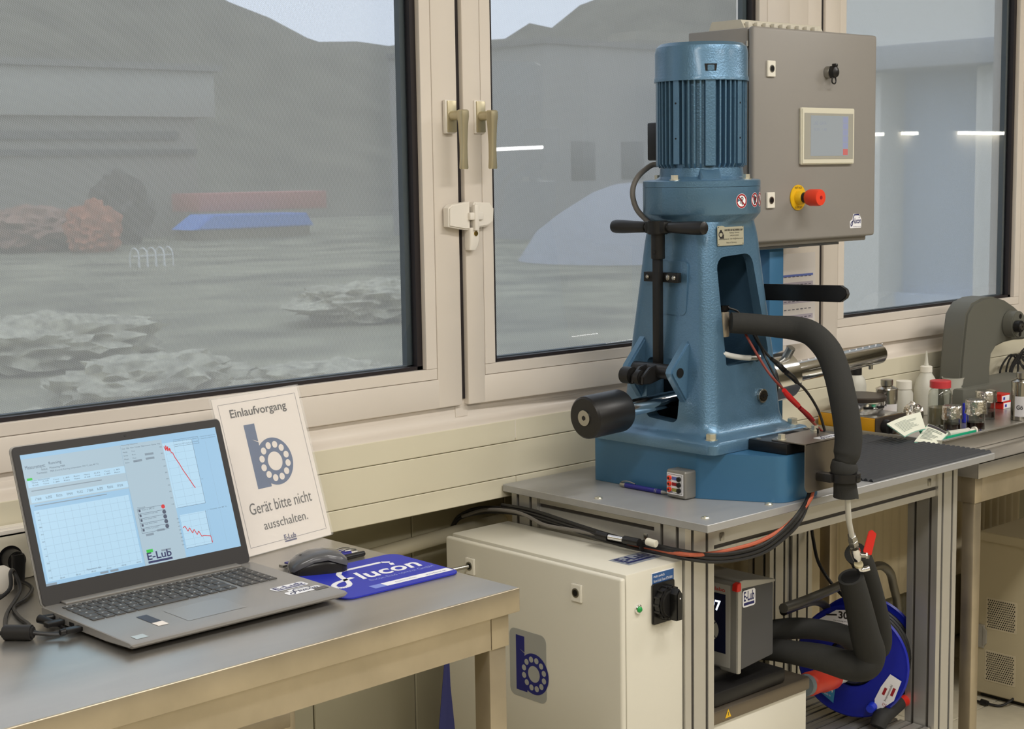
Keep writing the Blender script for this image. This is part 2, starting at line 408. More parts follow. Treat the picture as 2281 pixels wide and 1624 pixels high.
# floor tiles where the floor can be seen
for i in range(8):
    for j in range(6):
        x, y = 3.2+.3*i, 1.15+.3*j
        g = G(); g.box(x+.002, x+.298, y+.002, y+.298, -.004, .004, bev=.0015, seg=1); g.obj('floor_tile', floor_m, fl)
g = G(); g.box(XL, 3.2, YB, 2.77, -.004, .003); g.box(5.6, XR, YB, 2.77, -.004, .003); g.box(3.2, 5.6, YB, 1.15, -.004, .003); g.obj('floor_covering', floor_m, fl)

def window(n, x0, x1, gx0, gx1, gz0, yf, label, skew=0):
    w_ = bpy.data.objects.new('window_%d' % n, None); C.objects.link(w_); struct(w_, label); MW[w_.name] = Matrix()
    z0, z1 = 1.087, 2.735; gz1 = z1-.09
    bd = .030                                          # bead width
    def ring(a0, a1, b0, b1, wd, y0, y1, bev=0, wb=None):
        g = G(); wb = wb or wd
        g.box(a0, a0+wd, y0, y1, b0, b1, bev); g.box(a1-wd, a1, y0, y1, b0, b1, bev)
        g.box(a0, a1, y0, y1, b0, b0+wb, bev); g.box(a0, a1, y0, y1, b1-wb, b1, bev); return g
    # sash frame as four rails around the pane opening
    g = G(); ox0, ox1, oz0 = gx0-bd, gx1+bd, gz0-.024
    g.box(x0, ox0, yf, 2.67, z0, z1, .004); g.box(ox1, x1, yf, 2.67, z0, z1, .004)
    g.box(x0+.004, x1-.004, yf+.0004, 2.67, z0, oz0, .0035); g.box(x0+.004, x1-.004, yf+.0004, 2.67, gz1+bd, z1, .0035)
    g.obj('sash_frame', frame_m, w_)
    y2 = yf+.0012
    for bx in ((ox0+.0006, gx0, gz0+.0005, gz1), (gx1, ox1-.0006, gz0+.0005, gz1), (ox0+.0006, ox1-.0006, oz0+.0008, gz0), (ox0, ox1, gz1, gz1+bd)):
        g = G(); g.box(bx[0], bx[1], y2, 2.665, bx[2], bx[3], .0008, 1); g.obj('glazing_bead', frame_m, w_)
    g = ring(gx0-.002, gx1+.002, gz0-.002, gz1+.002, .017, yf+.015, yf+.03, wb=.010); g.obj('gasket', gask_m, w_)
    g = ring(gx0-.002, gx1+.002, gz0-.002, gz1+.002, .030, yf+.034, yf+.05, wb=.012); g.obj('glass_spacer', spac_m, w_)
    g = G(); g.rect(FRONT((0, yf+.025, 0)), gx0, gx1, gz0, gz1); g.obj('pane', gl, w_, smooth=False)
    w_.matrix_world = Matrix.Translation((x0, yf, 0)) @ Matrix.Rotation(skew, 4, 'Z') @ Matrix.Translation((-x0, -yf, 0)); MW[w_.name] = w_.matrix_world.copy()
    g = G(); g.rect(FRONT((0, 2.715, 0)), gx0-.06, gx1+.10, gz0-.05, gz1+.05); g.obj('sun_screen', scr_m, w_, smooth=False)
    return w_
w1 = window(1, -.19, 2.240, -.06, 2.139, 1.175, 2.600, 'left window with grey woven screen')
AJ = -math.radians(2.4)   # this sash stands slightly ajar
w2 = window(2, 2.2515, 3.340, 2.332, 3.227, 1.173, 2.594, 'middle window beside the press, standing slightly ajar', AJ)
w3 = window(3, 3.568, 4.70, 3.666, 4.596, 1.172, 2.598, 'right window')
w4 = window(4, 4.88, 5.66, 4.97, 5.57, 1.172, 2.598, 'window past the right edge')
# post between windows 2 and 3 with its joints
for i, (x0, x1) in enumerate(((3.387, 3.413), (3.4145, 3.498), (3.4995, 3.561))):
    g = G(); g.box(x0, x1, 2.600+.003*i, 2.70, 1.06, 2.74, .002); struct(g.obj('trim_%d' % (i+1), frame_m), 'cream upright strip between middle and right window')
g = G(); g.box(2.2405, 2.2512, 2.606, 2.62, 1.1, 2.74); struct(g.obj('trim_4', gask_m), 'dark joint between the two left sashes')
g = G(); g.box(3.5612, 3.5675, 2.606, 2.62, 1.1, 2.74); struct(g.obj('trim_5', gask_m), 'dark joint beside the right sash')
g = G(); g.tube([(-2, 2.70, .66), (2.0, 2.70, .758), (2.3, 2.70, .772), (3.2, 2.70, .80)], .017, sm=1); tag(g.obj('heating_pipe', clad_m), 'beige heating pipe running along the wall under the window', 'pipe')

# window handles and child lock
def handle(x, w_, rot=0):
    y = 2.598; t = bpy.data.objects.new('handle', None); C.objects.link(t); t.parent = w_; MW[t.name] = MW[w_.name].copy(); t.empty_display_size = .03
    g = G(); g.box(x-.0165, x+.0135, y-.010, y, 1.684, 1.756, .002); g.obj('base_plate', lockw_m, t, 'white plastic base')
    g = G(); g.box(x-.0125, x+.0125, y-.0135, y-.0095, 1.687, 1.754, .001); g.obj('cover_plate', brass_m, t)
    g = G(); g.cyl((x, y-.013, 1.722), (x, y-.046, 1.722), .0105, .0098, bev=.001)
    g.loft([[(x+a*sx, y-.048+b*sy, z) for a, b in rrect(-1, 1, -1, 1, .5, 4)] for z, sx, sy in ((1.7335, .0085, .008), (1.731, .0105, .0105), (1.720, .0105, .0112), (1.702, .0088, .0092), (1.66, .0072, .0070), (1.63, .0082, .0062), (1.610, .0098, .0060), (1.607, .0088, .0052))])
    g.obj('lever', brass_m, t)
handle(2.2125, w1)
handle(2.2960, w2)
t = thing('window_lock', 'white child safety lock bridging both window sashes below the handles', 'lock', (2.255, 2.59, 1.5))
Mf = FRONT((0, 2.598, 0))
g = G(); g.prism([(2.190, 1.484), (2.236, 1.476), (2.251, 1.476), (2.251, 1.537), (2.200, 1.531), (2.190, 1.524)], Mf, .022, .003)
g.obj('left_shell', lockw_m, t)
g = G(); g.prism([(2.256, 1.490), (2.262, 1.478), (2.300, 1.482), (2.318, 1.492), (2.320, 1.520), (2.308, 1.533), (2.264, 1.536), (2.256, 1.525)], FRONT((0, 2.594, 0)), .020, .003)
g.obj('right_shell', lockw_m, t)
g = G(); g.box(2.244, 2.283, 2.568, 2.578, 1.497, 1.513, .0015); g.box(2.256, 2.268, 2.566, 2.577, 1.474, 1.530, .0015); g.obj('latch', lockw_m, t)
g = G(); g.loft([[(2.262+a*sx+dx, 2.585+b*sy, z) for a, b in rrect(-1, 1, -1, 1, .4, 3)] for z, sx, sy, dx in ((1.480, .014, .012, 0), (1.452, .014, .012, 0), (1.440, .013, .011, -.002), (1.431, .009, .009, -.005))])
g.obj('lock_body', lockw_m, t)
g = G(); g.cyl((2.263, 2.574, 1.467), (2.263, 2.571, 1.467), .0052); g.obj('key_barrel', brassd_m, t)

# ceiling lamps
for i, (lx, ly) in enumerate(LAMPS):
    t = thing('ceiling_lamp', '%s long white ceiling lamp of the row %s, out of frame' % (('left', 'middle', 'right')[i % 3], 'nearer the windows' if i < 3 else 'farther from the windows'), 'lamp', (lx, ly, 2.93), 0, 'ceiling lamps in two rows')
    g = G(); g.box(lx-.78, lx+.78, ly-.17, ly+.17, 2.90, 3.0, .01); g.obj('housing', ceil_m, t)
    g = G(); g.box(lx-.74, lx+.74, ly-.13, ly+.13, 2.895, 2.90); g.obj('diffuser', mat('lamp_diffuser', srgb(255, 244, 226), emit=1.5), t)
# bench lamps on the far wall, mirrored in the panes
def bench_lamp(pa, pb, which, skew=0):
    e = []; nn = V((math.sin(skew), -math.cos(skew), 0))
    for p in (pa, pb):
        P = at(*p, 1, 2.62); d = (P-CAMP); d = d-nn*2*d.dot(nn); e.append(P+d*((YB+.12-P.y)/d.y))
    z = (e[0].z+e[1].z)/2; t = thing('bench_lamp', 'strip lamp mirrored in the right window, %s of three' % which, 'lamp', (e[0].x, YB+.1, z), 0, 'strip lamps on the far wall')
    g = G(); g.box(e[0].x, e[1].x, YB, YB+.11, z+.02, z+.05); g.obj('housing', ceil_m, t)
    g = G(); g.box(e[0].x+.02, e[1].x-.02, YB+.02, YB+.10, z-.018, z+.02); g.obj('tube', mat('strip_tube', srgb(255, 250, 240), emit=14), t)
bench_lamp((1958, 299), (1976, 299), 'leftmost'); bench_lamp((2022, 297), (2052, 297), 'middle'); bench_lamp((2148, 297), (2246, 296), 'rightmost and longest')

# ================================================================ OUTSIDE
grass_m = mat('winter_meadow', srgb(132, 129, 106), .9, var=.6, vscale=.5)
g = G(); g.box(-80, 220, 3.4, 170, -1.4, -1.2); struct(g.obj('ground_outside', grass_m), 'pale winter meadow outside')
def hillz(x, y):
    s = max(0, min(1, (y-88)/62)); s = s*s*(3-2*s); x = x*150/max(y, 150)
    K = [(-300, 30), (60, 30), (78, 27), (90, 21.5), (100, 18), (110, 16.8), (118, 17.2), (135, 19.0), (145, 21), (155, 25), (185, 34), (400, 36)]
    for (a, za), (b, zb) in zip(K, K[1:]):
        if a <= x <= b: z = za+(zb-za)*(x-a)/(b-a); break
    else: z = 30
    return -1.2 + s*(z+1.2+.35*math.sin(x*.55)+.3*math.sin(x*1.3+y*.2)+.35*math.sin(x*3.1+y*.7)*math.sin(x*1.7))
g = G(); tb = bmesh.new(); nx, ny = 70, 18; vv = [[tb.verts.new((-90+i*4.6, 84+j*8, hillz(-90+i*4.6, 84+j*8)+random.uniform(-.8, .8)*(j > 2))) for j in range(ny)] for i in range(nx)]
for i in range(nx-1):
    for j in range(ny-1): tb.faces.new((vv[i][j], vv[i+1][j], vv[i+1][j+1], vv[i][j+1]))
g.add(tb); struct(g.obj('wooded_hill', mat('bare_woodland', srgb(96, 92, 78), 1, var=.4, vscale=.25)), 'bare wooded hillside beyond the meadow')
def outbox(name, px0, px1, pyt, pyb, y, dep, m, label, cat, parent=None):
    a = at(px0, (pyt+pyb)/2, 1, y); b = at(px1, (pyt+pyb)/2, 1, y); zt = at((px0+px1)/2, pyt, 1, y).z; zb = at((px0+px1)/2, pyb, 1, y).z
    g = G(); g.box(a.x, b.x, y, y+dep, zb, zt, .05); o = g.obj(name, m, parent)
    if label: tag(o, label, cat)
    return o, (a.x, b.x, zb, zt)
# long hall across the meadow
y = 66; a = at(-260, 200, 1, y); b = at(478, 200, 1, y); zt = at(200, 150, 1, y).z
t = thing('warehouse', 'long pale warehouse across the meadow, seen through the left window', 'building', (a.x, y, -1.2))
def zz(px, py, y): return at(px, py, 1, y).z
g = G(); g.box(a.x, b.x, y, y+14, zz(470, 262, y), zt, .05); g.obj('upper_wall', mat('pale_sheet_wall', srgb(162, 160, 150), .8), t)
g = G(); g.box(a.x, b.x-.9, y+.4, y+14, -1.2, zz(470, 262, y)); g.obj('lower_wall', mat('grey_sheet_wall', srgb(138, 134, 124), .8), t)
g = G(); g.box(a.x, b.x-2, y+.2, y+.5, zz(300, 310, y), zz(300, 292, y)); g.box(a.x, b.x-1, y+.2, y+.5, zz(300, 345, y), zz(300, 332, y)); g.obj('window_band', mat('dark_glass_band', srgb(84, 84, 82), .4), t)
g = G(); g.box(a.x-.3, b.x+.3, y-.3, y+14.3, zt, zt+.3); g.obj('roof_edge', mat('roof_grey', srgb(120, 118, 112), .7), t)
y = 62; o, q = outbox('trailer', 445, 728, 428, 468, y, 2.5, mat('faded_red_metal', srgb(186, 110, 100), .6), 'faded red trailer parked across the meadow', 'trailer')
y = 60; a = at(432, 495, 1, y); b = at(700, 495, 1, y); t = thing('tarpaulin_stack', 'bright blue tarpaulin stack in front of the red trailer', 'tarpaulin', (a.x, y, -1.2))
zb, zt = zz(560, 508, y), zz(560, 478, y)
g = G(); g.prism([(a.x, zb), (b.x, zb), (b.x-.4, zt), (a.x+1.0, zt+.05)], FRONT((0, y+2, 0)), 2, .05); g.obj('tarpaulin', mat('blue_tarpaulin', srgb(84, 142, 224), .5), t)
g = G(); g.box(a.x+.2, b.x-.2, y+.1, y+1.9, -1.2, zb); g.obj('pallets', mat('weathered_wood', srgb(130, 122, 104), .9), t)
# autumn shrubs and a tubular rack
def shrub(px, py, y, r, h, label, m, seed):
    P = at(px, py, 1, y); rnd = random.Random(seed); tb = bmesh.new(); bmesh.ops.create_icosphere(tb, subdivisions=4, radius=1)
    for v in tb.verts:
        k = 1+rnd.uniform(-.16, .16)+.12*math.sin(v.co.x*5+seed)*math.cos(v.co.z*6); v.co = V((v.co.x*r*k, v.co.y*r*.7*k, v.co.z*h*k))
    g = G(); g.add(tb, Matrix.Translation((P.x, y, -1.2+h*.85))); tag(g.obj('shrub', m), label, 'shrub')
shrub(205, 470, 55, 1.1, 1.0, 'rust-coloured autumn shrub across the meadow, the brighter one', mat('rust_leaves', srgb(176, 112, 84), 1, var=.4, vscale=3), 1)
shrub(80, 480, 58, 2.6, .9, 'low reddish-brown shrub left of the rust-coloured one', mat('brown_leaves', srgb(150, 116, 100), 1, var=.4, vscale=3), 2)
shrub(270, 465, 60, 1.3, 1.6, 'dark bare shrub right of the rust-coloured one', mat('bare_twigs', srgb(92, 86, 80), 1, var=.4, vscale=4), 3)
for k, (px, py, yy, r_, h_) in enumerate(((505, 800, 7.5, .5, .32), (560, 830, 7.0, .35, .25), (150, 700, 14, 1.1, .30), (330, 640, 17, 1.3, .35), (700, 640, 16, 1.2, .25), (820, 560, 24, 1.6, .4), (90, 600, 22, 1.8, .4))):
    shrub(px, py, yy, r_, h_, 'pale dry grass tuft on the meadow, %s' % ('just outside the window behind the sign', 'small one beside the nearest tuft', 'at the left in the near meadow', 'between the rack and the laptop', 'below the right end of the blue stack', 'right of the blue stack', 'left of the rack')[k], mat('dry_grass', srgb(176, 172, 150), 1, var=.5, vscale=6), 20+k)
y = 44; P = at(338, 500, 1, y); t = thing('bicycle_rack', 'pale tubular rack standing on the meadow by the blue stack', 'rack', (P.x, y, -1.2))
for k in range(5):
    g = G(); x = P.x-.6+.3*k; g.tube([(x, y-.2, -1.2), (x, y-.15, -.75), (x, y+.1, -.6), (x, y+.35, -.75), (x, y+.4, -1.2)], .02, seg=6); g.obj('hoop', mat('pale_tube', srgb(220, 220, 216), .5), t)
g = G(); g.tube([(P.x-.7, y, -.85), (P.x+.7, y+.1, -.85)], .02, seg=6, sm=1); g.obj('cross_tube', MATS['pale_tube'], t)
# grey house behind the middle window
y = 46; a = at(1212, 200, 1, y); b = at(1700, 200, 1, y)
t = thing('apartment_house', 'grey house with flat roof seen through the middle window', 'building', (a.x, y, -1.2))
g = G(); g.box(a.x, b.x, y, y+10, -1.2, zz(1212, 97, y)); g.obj('wall', mat('house_grey', srgb(142, 140, 136), .8), t)
g = G(); g.box(a.x-.2, b.x, y-.2, y+10, zz(1212, 97, y), zz(1212, 84, y)); g.obj('roof', mat('roof_dark', srgb(104, 102, 100), .8), t)
for k in range(3):
    g = G(); g.box(a.x+1.5+3*k, a.x+2.9+3*k, y-.03, y+.05, 1.2, 2.8, .02); g.obj('house_window', mat('dark_glass_band', srgb(84, 84, 82), .4), t)
# pale gravel heap
P = at(1345, 430, 1, 34); t = G(); t.lathe([(3.6, -1.2), (3.0, -.3), (2.2, .3), (1.2, .9), (.5, 1.15), (0, 1.2)], (P.x+1.2, 34, .0), seg=28)
tag(t.obj('gravel_heap', mat('pale_gravel', srgb(156, 160, 168), .9, bump=.6, bscale=3, bdist=.2)), 'pale heap of gravel outside the middle window', 'gravel')
P, Q = at(1096, 333, 1, 44), at(1208, 328, 1, 44); t = thing('reflection_strip', 'added glowing white strip outside, standing in for a reflection at the left edge of the middle window', 'lamp', (P.x, 44, -1.2))  # glowing strip added outdoors in place of a white reflection in the pane
g = G(); g.cyl(P, Q, .055, seg=12); g.obj('tube', mat('reflection_glow', srgb(255, 252, 246), emit=16), t)
g = G(); g.cyl((P.x-.25, 44.0, -1.2), (P.x-.25, 44.0, P.z+.12), .05, seg=10); g.cyl((P.x-.25, 44, P.z+.07), (P.x+.4, 44, P.z+.07), .02, seg=8); g.obj('post', MATS['roof_dark'], t)  # invented support for the added glowing strip
# wing of the building running away from the wall, right window
xw = 10.2
t = thing('building_wing', 'pale building wing with pillars seen through the right window', 'building', (xw, 8, -1.2))
wing_m = mat('wing_plaster', srgb(236, 234, 224), .8)
g = G(); g.box(xw, xw+6, 4.2, 7.7, 2.45, 6); g.obj('upper_wall', wing_m, t)
g = G(); g.box(xw-.25, xw+.2, 4.2, 7.7, 2.3, 2.48, .02); g.obj('cornice', mat('cornice_grey', srgb(168, 172, 174), .7), t)
g = G(); g.box(xw+.3, xw+6, 4.2, 7.7, -1.2, 2.4); g.obj('lower_wall', mat('wing_blue_grey', srgb(176, 192, 208), .5), t)
for k in range(3):
    g = G(); g.box(xw-.02, xw+.34, 4.6+k*1.15, 4.95+k*1.15, -1.2, 2.4, .02); g.obj('pillar', wing_m, t)
g = G(); g.box(xw+.2, xw+.32, 4.2, 7.7, .25, .62, .01); g.obj('sill_band', mat('sill_band', srgb(186, 204, 224), .6), t)

# ================================================================ LEFT STEEL TABLE (yawed 1.6 degrees)
A1 = math.radians(1.6)
t1 = thing('steel_table', 'brushed stainless steel table under the laptop, nearest the camera', 'table', (1.725, 1.868, 0), A1)
M1 = mw(t1)
def L1(g): g.bm.transform(M1); return g
g = G(); g.box(-2.2, -.0005, .0005, .690, .904, .910, .0016); L1(g).obj('table_top', steel_m, t1)
g = G(); g.box(-2.2, 0, -.0015, .004, .869, .9100, .0019, 3); L1(g).obj('front_rim', steelf_m, t1, ang=80)
g = G(); g.box(-.004, 0, .002, .69, .869, .9085, .0012); L1(g).obj('side_rim', steelf_m, t1)
g = G(); g.box(-2.1, -.052, .016, .022, .810, .876); g.box(-2.1, -.05, .66, .666, .81, .88); L1(g).obj('apron', steelf_m, t1)
g = G(); g.box(-.018, -.012, .06, .62, .810, .88); L1(g).obj('side_apron', steelf_m, t1)
for y0 in (.0145, .62):
    g = G(); g.box(-.0512, -.012, y0, y0+.04, .810, .878, .001); L1(g).obj('corner_bracket', steelf_m, t1)
for x0 in (-.055, -2.1):
    for y0 in (.017, .622):
        g = G(); g.box(x0, x0+.038, y0, y0+.038, .003, .812, .002); g.cyl((x0+.019, y0+.019, 0), (x0+.019, y0+.019, .01), .016, seg=12); L1(g).obj('leg', steelf_m, t1)
g = G(); g.box(-2.08, -.03, .62, .65, .52, .55, .002); L1(g).obj('stretcher', steelf_m, t1)

# ---------------------------------------------------------------- laptop
la = math.radians(.9)
lt = thing('laptop', 'grey laptop standing open on the steel table, measurement program on screen', 'laptop', (1.268, 2.275, .910), la)
ML = mw(lt)
def LL(g): g.bm.transform(ML); return g
hw = .197
g = G()   # wedge base: thicker at the hinge
secs = []
for y, zb, zt in ((-.276, .0125, .0165), (-.270, .0085, .0184), (-.20, .0045, .0189), (-.004, .003, .0205), (0, .006, .019)):
    secs.append([(x, y, z) for x, z in ((-hw, zb+.003), (-hw+.004, zb), (hw-.004, zb), (hw, zb+.003), (hw, zt-.001), (hw-.0012, zt), (-hw+.0012, zt), (-hw, zt-.001))])
g.loft(secs); LL(g).obj('base', lap_m, lt, ang=30)
for sx in (-.16, .15):
    for sy in (-.235, -.03): g = G(); g.cyl((sx, sy, 0), (sx, sy, .006), .007, seg=12); LL(g).obj('rubber_foot', blackp_m, lt)
# deck slope helper
def dz(y): return .0205+(y)*(.0205-.0188)/.27 if y > -.27 else .0188
DK = ML @ Matrix.Translation((0, 0, .0206)) @ Matrix.Rotation(math.atan((.0205-.0185)/.266), 4, 'X')
g = G(); g.box(-.165, .165, -.019, -.002, .0, .0032, .001); g.bm.transform(DK); g.obj('hinge_bar', lap_m, lt)
# keys
kw, kh, gap = .0165, .0155, .0025
rows = [(-.030, .0085, [.0155]*20), (-.0425, kh, [kw]*13+[.0285]+[0.004]+[.0165]*4), (-.0605, kh, [.0235]+[kw]*12+[.0215]+[.004]+[.0165]*4),
        (-.0785, kh, [.027]+[kw]*12+[.018]+[.004]+[.0165]*4), (-.0965, kh, [.021]+[kw]*11+[.037]+[.004]+[.0165]*4), (-.1145, kh, [.021, kw, kw, kw, .096, kw, kw, kw, kw, kw]+[.004]+[.0165]*4)]
kmesh = {}
legend = G()
for y, h, ws in rows:
    tot = sum(ws)+gap*(len(ws)-1); sc = .340/tot; x = -.178
    for i, wd in enumerate(ws):
        wd2 = wd*sc; gp = gap*sc
        if wd > .006:
            key = (round(wd2, 4), h)
            if key not in kmesh:
                g = G(); g.box(-wd2/2, wd2/2, -h/2, h/2, 0, .0016, .0007, 1); kmesh[key] = g.mesh('key'); g.bm.free(); kmesh[key].materials.append(lapk_m)
            o = bpy.data.objects.new('key', kmesh[key]); C.objects.link(o); o.parent = lt
            o.matrix_local = mw(lt).inverted() @ DK @ Matrix.Translation((x+wd2/2, y-h/2, 0))
            legend.rect(DK @ Matrix.Translation((x+wd2/2, y-h/2, 0)), -.0018, .0012, -.001, .0018, .00175)
        x += wd2+gp
legend.obj('key_legends', mat('legend_white', srgb(190, 190, 186), .5), lt, smooth=False)['kind'] = 'stuff'
g = G(); g.rect(DK, -.075, .030, -.235, -.160, .0002); g.obj('touchpad', mat('touchpad_grey', srgb(152, 149, 145), .34, .35), lt, smooth=False)
g = G(); g.cyl(DK @ V((.172, -.018, 0)), DK @ V((.172, -.018, .0012)), .0075); g.obj('power_button', lap_m, lt)
g = G(); g.rect(DK, -.122, -.104, -.205, -.160, .0004); g.obj('feature_sticker', mat('sticker_dark', srgb(44, 44, 56), .4), lt, smooth=False)
g = G(); g.rect(DK, -.122, -.104, -.226, -.206, .0004); g.obj('white_sticker', paper_m, lt, smooth=False)
g = G(); g.rect(DK, -.180, -.160, -.262, -.244, .0004); g.obj('chip_sticker', mat('sticker_silver', srgb(176, 186, 188), .35), lt, smooth=False)
DS = DK @ Matrix.Translation((.118, -.228, .0003)) @ Matrix.Rotation(.02, 4, 'Z')
g = G(); g.prism(rrect(-.004, .062, .030, .054, .006), DS, 0); g.obj('label_sticker', padw_m, lt, smooth=False)
elub(DS, .0, .033, .057, .019, .0003, dnavy_m, lt)
g = G(); g.prism(rrect(-.002, .066, -.004, .016, .005), DS, 0); g.prism(rrect(.010, .050, .010, .025, .005), DS, 0); g.obj('label_sticker', padw_m, lt, smooth=False)
flucon(DS, .002, -.002, .060, .024, .0003, mat('ink_slate', srgb(70, 74, 100), .5), lt)
g = G(); g.rect(DK, .165, .190, -.236, -.222, .0004); g.obj('audio_sticker', mat('sticker_grey2', srgb(92, 88, 86), .5), lt, smooth=False)
# ports on the left edge
g = G()
for y0, y1 in ((-.045, -.033), (-.075, -.058), (-.105, -.09), (-.132, -.117)): g.box(-hw-.0006, -hw+.004, y0, y1, .0085, .0145)
LL(g).obj('ports', blackd_m, lt)
# lid, leaning back
th = math.radians(18.5)
MD = ML @ Matrix.Translation((0, -.001, .018)) @ Matrix(((1, 0, 0, 0), (0, math.sin(th), -math.cos(th), 0), (0, math.cos(th), math.sin(th), 0), (0, 0, 0, 1)))
# MD: x right, y up the lid, z toward the user
g = G(); g.prism(rrect(-hw, hw, 0, .262, .009), MD @ Matrix.Translation((0, 0, -.006)), .006, .0015); lid = g.obj('lid', lap_m, lt)
g = G(); g.prism(rrect(-hw+.002, hw-.002, .001, .260, .008), MD, .0012, .0004); g.obj('bezel', lapb_m, lt)
SX, SY0, SY1 = .183, .032, .246
def em(n, c, e=1.0): return mat(n, srgb(*c), rough=.25, emit=e)
g = G(); g.rect(MD, -SX, SX, SY0, SY1, .0014); scr = g.obj('screen', em('screen_blue', (150, 192, 222)), lt, smooth=False)
WS = lambda u, v: (-SX+u*2*SX, SY0+v*(SY1-SY0))
def srect(name, m, lst, off):
    g = G()
    for u0, u1, v0, v1 in lst:
        a, b = WS(u0, v0), WS(u1, v1); g.rect(MD, a[0], b[0], a[1], b[1], off)
    return g.obj(name, m, scr, smooth=False)
srect('window_panels', em('screen_grey', (166, 190, 204)), [(0, .485, .62, .965), (.485, .632, 0, .965), (.632, .70, .0, .965)], .0015)
srect('plots', em('screen_pale', (176, 212, 234)), [(.012, .475, .03, .57), (.01, .485, .745, .80), (.01, .485, .63, .68), (.70, .86, .40, .93), (.71, .85, .07, .34)], .00155)
srect('status_bars', em('screen_bar', (128, 146, 160)), [(.02, .36, .715, .722), (.02, .37, .60, .607), (.60, .645, .855, .872), (.60, .645, .82, .837), (.535, .58, .815, .832), (.58, .62, .245, .262), (.52, .56, .225, .243), (.58, .63, .085, .10), (0, .05, .0, .018), (.26, .30, .008, .024), (.31, .35, .008, .024)], .0016)
gt = G(); Lc = lambda u, v: WS(u, v)
def stext(g, s_, u, v, wu, hv): a = WS(u, v); g.text(MD, s_, a[0], a[1], wu*2*SX, hv*(SY1-SY0), .0016)
stext(gt, 'Measurement:', .012, .885, .095, .028); stext(gt, 'Running', .125, .892, .06, .028)
stext(gt, 'Status:', .085, .862, .03, .016); stext(gt, 'Measuring MBR', .125, .862, .075, .018)
stext(gt, 'Thermostat:', .06, .838, .05, .015); stext(gt, 'MBR (Control) Running (temperature: 70.0 °C, test: 80 °C)', .125, .838, .235, .016)
stext(gt, 'Cursor measurement', .025, .79, .09, .012); stext(gt, 'Gear  Edit  View  Format  Measurement  Extras  Help', .49, .925, .20, .014)
stext(gt, 'Measuring frequency', .49, .955, .085, .012)
for r, v in enumerate((.775, .755, .655, .645)):
    for k in range(9): stext(gt, ('Name', '0.25', 'Time', '1.80', 'Rate')[(k+r) % 5], .03+.05*k, v, .028, .010)
for r in range(4): stext(gt, ('Mode', 'Series', 'Phase', 'Status')[r], .492, .90-.028*r, .022, .010); stext(gt, ('Test', 'Run', 'Flow', 'On')[r], .535, .90-.028*r, .018, .010)
for r in range(5): stext(gt, ('Test in SRTD', 'Temperature Profile (100)', 'Load Speed (100)', 'High Flow (200)', 'Torque Test (2.07)')[r], .525, .428-.0385*r, .065+.012*(r == 1), .012)
stext(gt, 'Measurements', .505, .45, .04, .011)
for k in range(10): stext(gt, '%d' % (100-10*k), .022, .545-.055*k, .012, .009); stext(gt, '%d' % (90-8*k), .683, .90-.052*k, .012, .009)
for k in range(6): stext(gt, '00:%02d' % (10*k), .07+.075*k, .035, .022, .010)
for k in range(8): stext(gt, '%d' % (80-10*k), .692, .31-.03*k, .011, .009)
stext(gt, 'Measurement data', .20, .055, .07, .014); stext(gt, 'Contact force: 0.25 N, log 3.5 mm, channel A', .76, .925, .13, .012); stext(gt, 'Contact force: 0.25 N, log 3.5 mm, channel B', .76, .900, .13, .012)
stext(gt, '— System force log 2.25 mm', .90, .935, .09, .010); stext(gt, '— System force log 3.50 mm', .90, .918, .09, .010); stext(gt, '— Viscosity test 80 °C', .86, .335, .11, .012)
gt.obj('screen_text', em('screen_ink', (84, 98, 116)), scr, smooth=False)['kind'] = 'stuff'
gt = G()
for k in range(12): a = WS(.035+.038*k, .04); b = WS(.035+.038*k, .56); gt.line(MD, [a, b], .0003, .00158)
for k in range(9): a = WS(.02, .06+.058*k); b = WS(.475, .06+.058*k); gt.line(MD, [a, b], .0003, .00158)
for k in range(9): a = WS(.71, .42+.06*k); b = WS(.86, .42+.06*k); gt.line(MD, [a, b], .0003, .00158)
for u in (.71, .76, .81, .86): gt.line(MD, [WS(u, .40), WS(u, .93)], .0003, .00158); gt.line(MD, [WS(u, .08), WS(u, .34)], .0003, .00158)
for k in range(6): gt.line(MD, [WS(.71, .09+.048*k), WS(.86, .09+.048*k)], .0003, .00158)
gt.line(MD, [WS(.485, 0), WS(.485, .965)], .0006, .00158); gt.line(MD, [WS(.93, .05), WS(.93, .9)], .0003, .00158)
gt.obj('grid_lines', em('screen_grid', (140, 172, 196)), scr, smooth=False)
gt = G()
for r in range(6): gt.line(MD, [WS(.503, .445-.0385*r), WS(.645, .445-.0385*r)], .0005, .0016)
gt.line(MD, [WS(.503, .445), WS(.503, .2525)], .0005, .0016)
for k in range(5): gt.rect(MD, *[c for c in (WS(.508, .42-.0385*k)[0], WS(.518, .42-.0385*k)[0], WS(.508, .42-.0385*k)[1], WS(.508, .44-.0385*k)[1])], .0016)
for k in range(1, 5): a = WS(.636, .428-.0385*k); gt.disc(MD, a[0], a[1], .0036, .00165, 14)
gt.line(MD, [WS(.76, .89), WS(.895, .89), WS(.895, .945), WS(.76, .945)], .0004, .0016)
gt.line(MD, [WS(.71, .40), WS(.86, .40), WS(.86, .93)], .0005, .0016); gt.line(MD, [WS(.71, .07), WS(.85, .07), WS(.85, .34)], .0005, .0016)
gt.line(MD, [WS(.865, .60-.004), WS(.875, .60-.004)], .0004, .0016)
gt.obj('dark_marks', em('screen_dark', (66, 78, 100)), scr, smooth=False)
gt = G(); a = WS(.636, .432); gt.disc(MD, a[0], a[1], .0036, .00165, 14)
pts = [(.706, .905), (.712, .87), (.716, .91), (.720, .865), (.724, .90), (.728, .86), (.733, .885), (.738, .845), (.744, .845), (.752, .80), (.765, .755), (.78, .69), (.80, .62), (.82, .545), (.825, .535)]
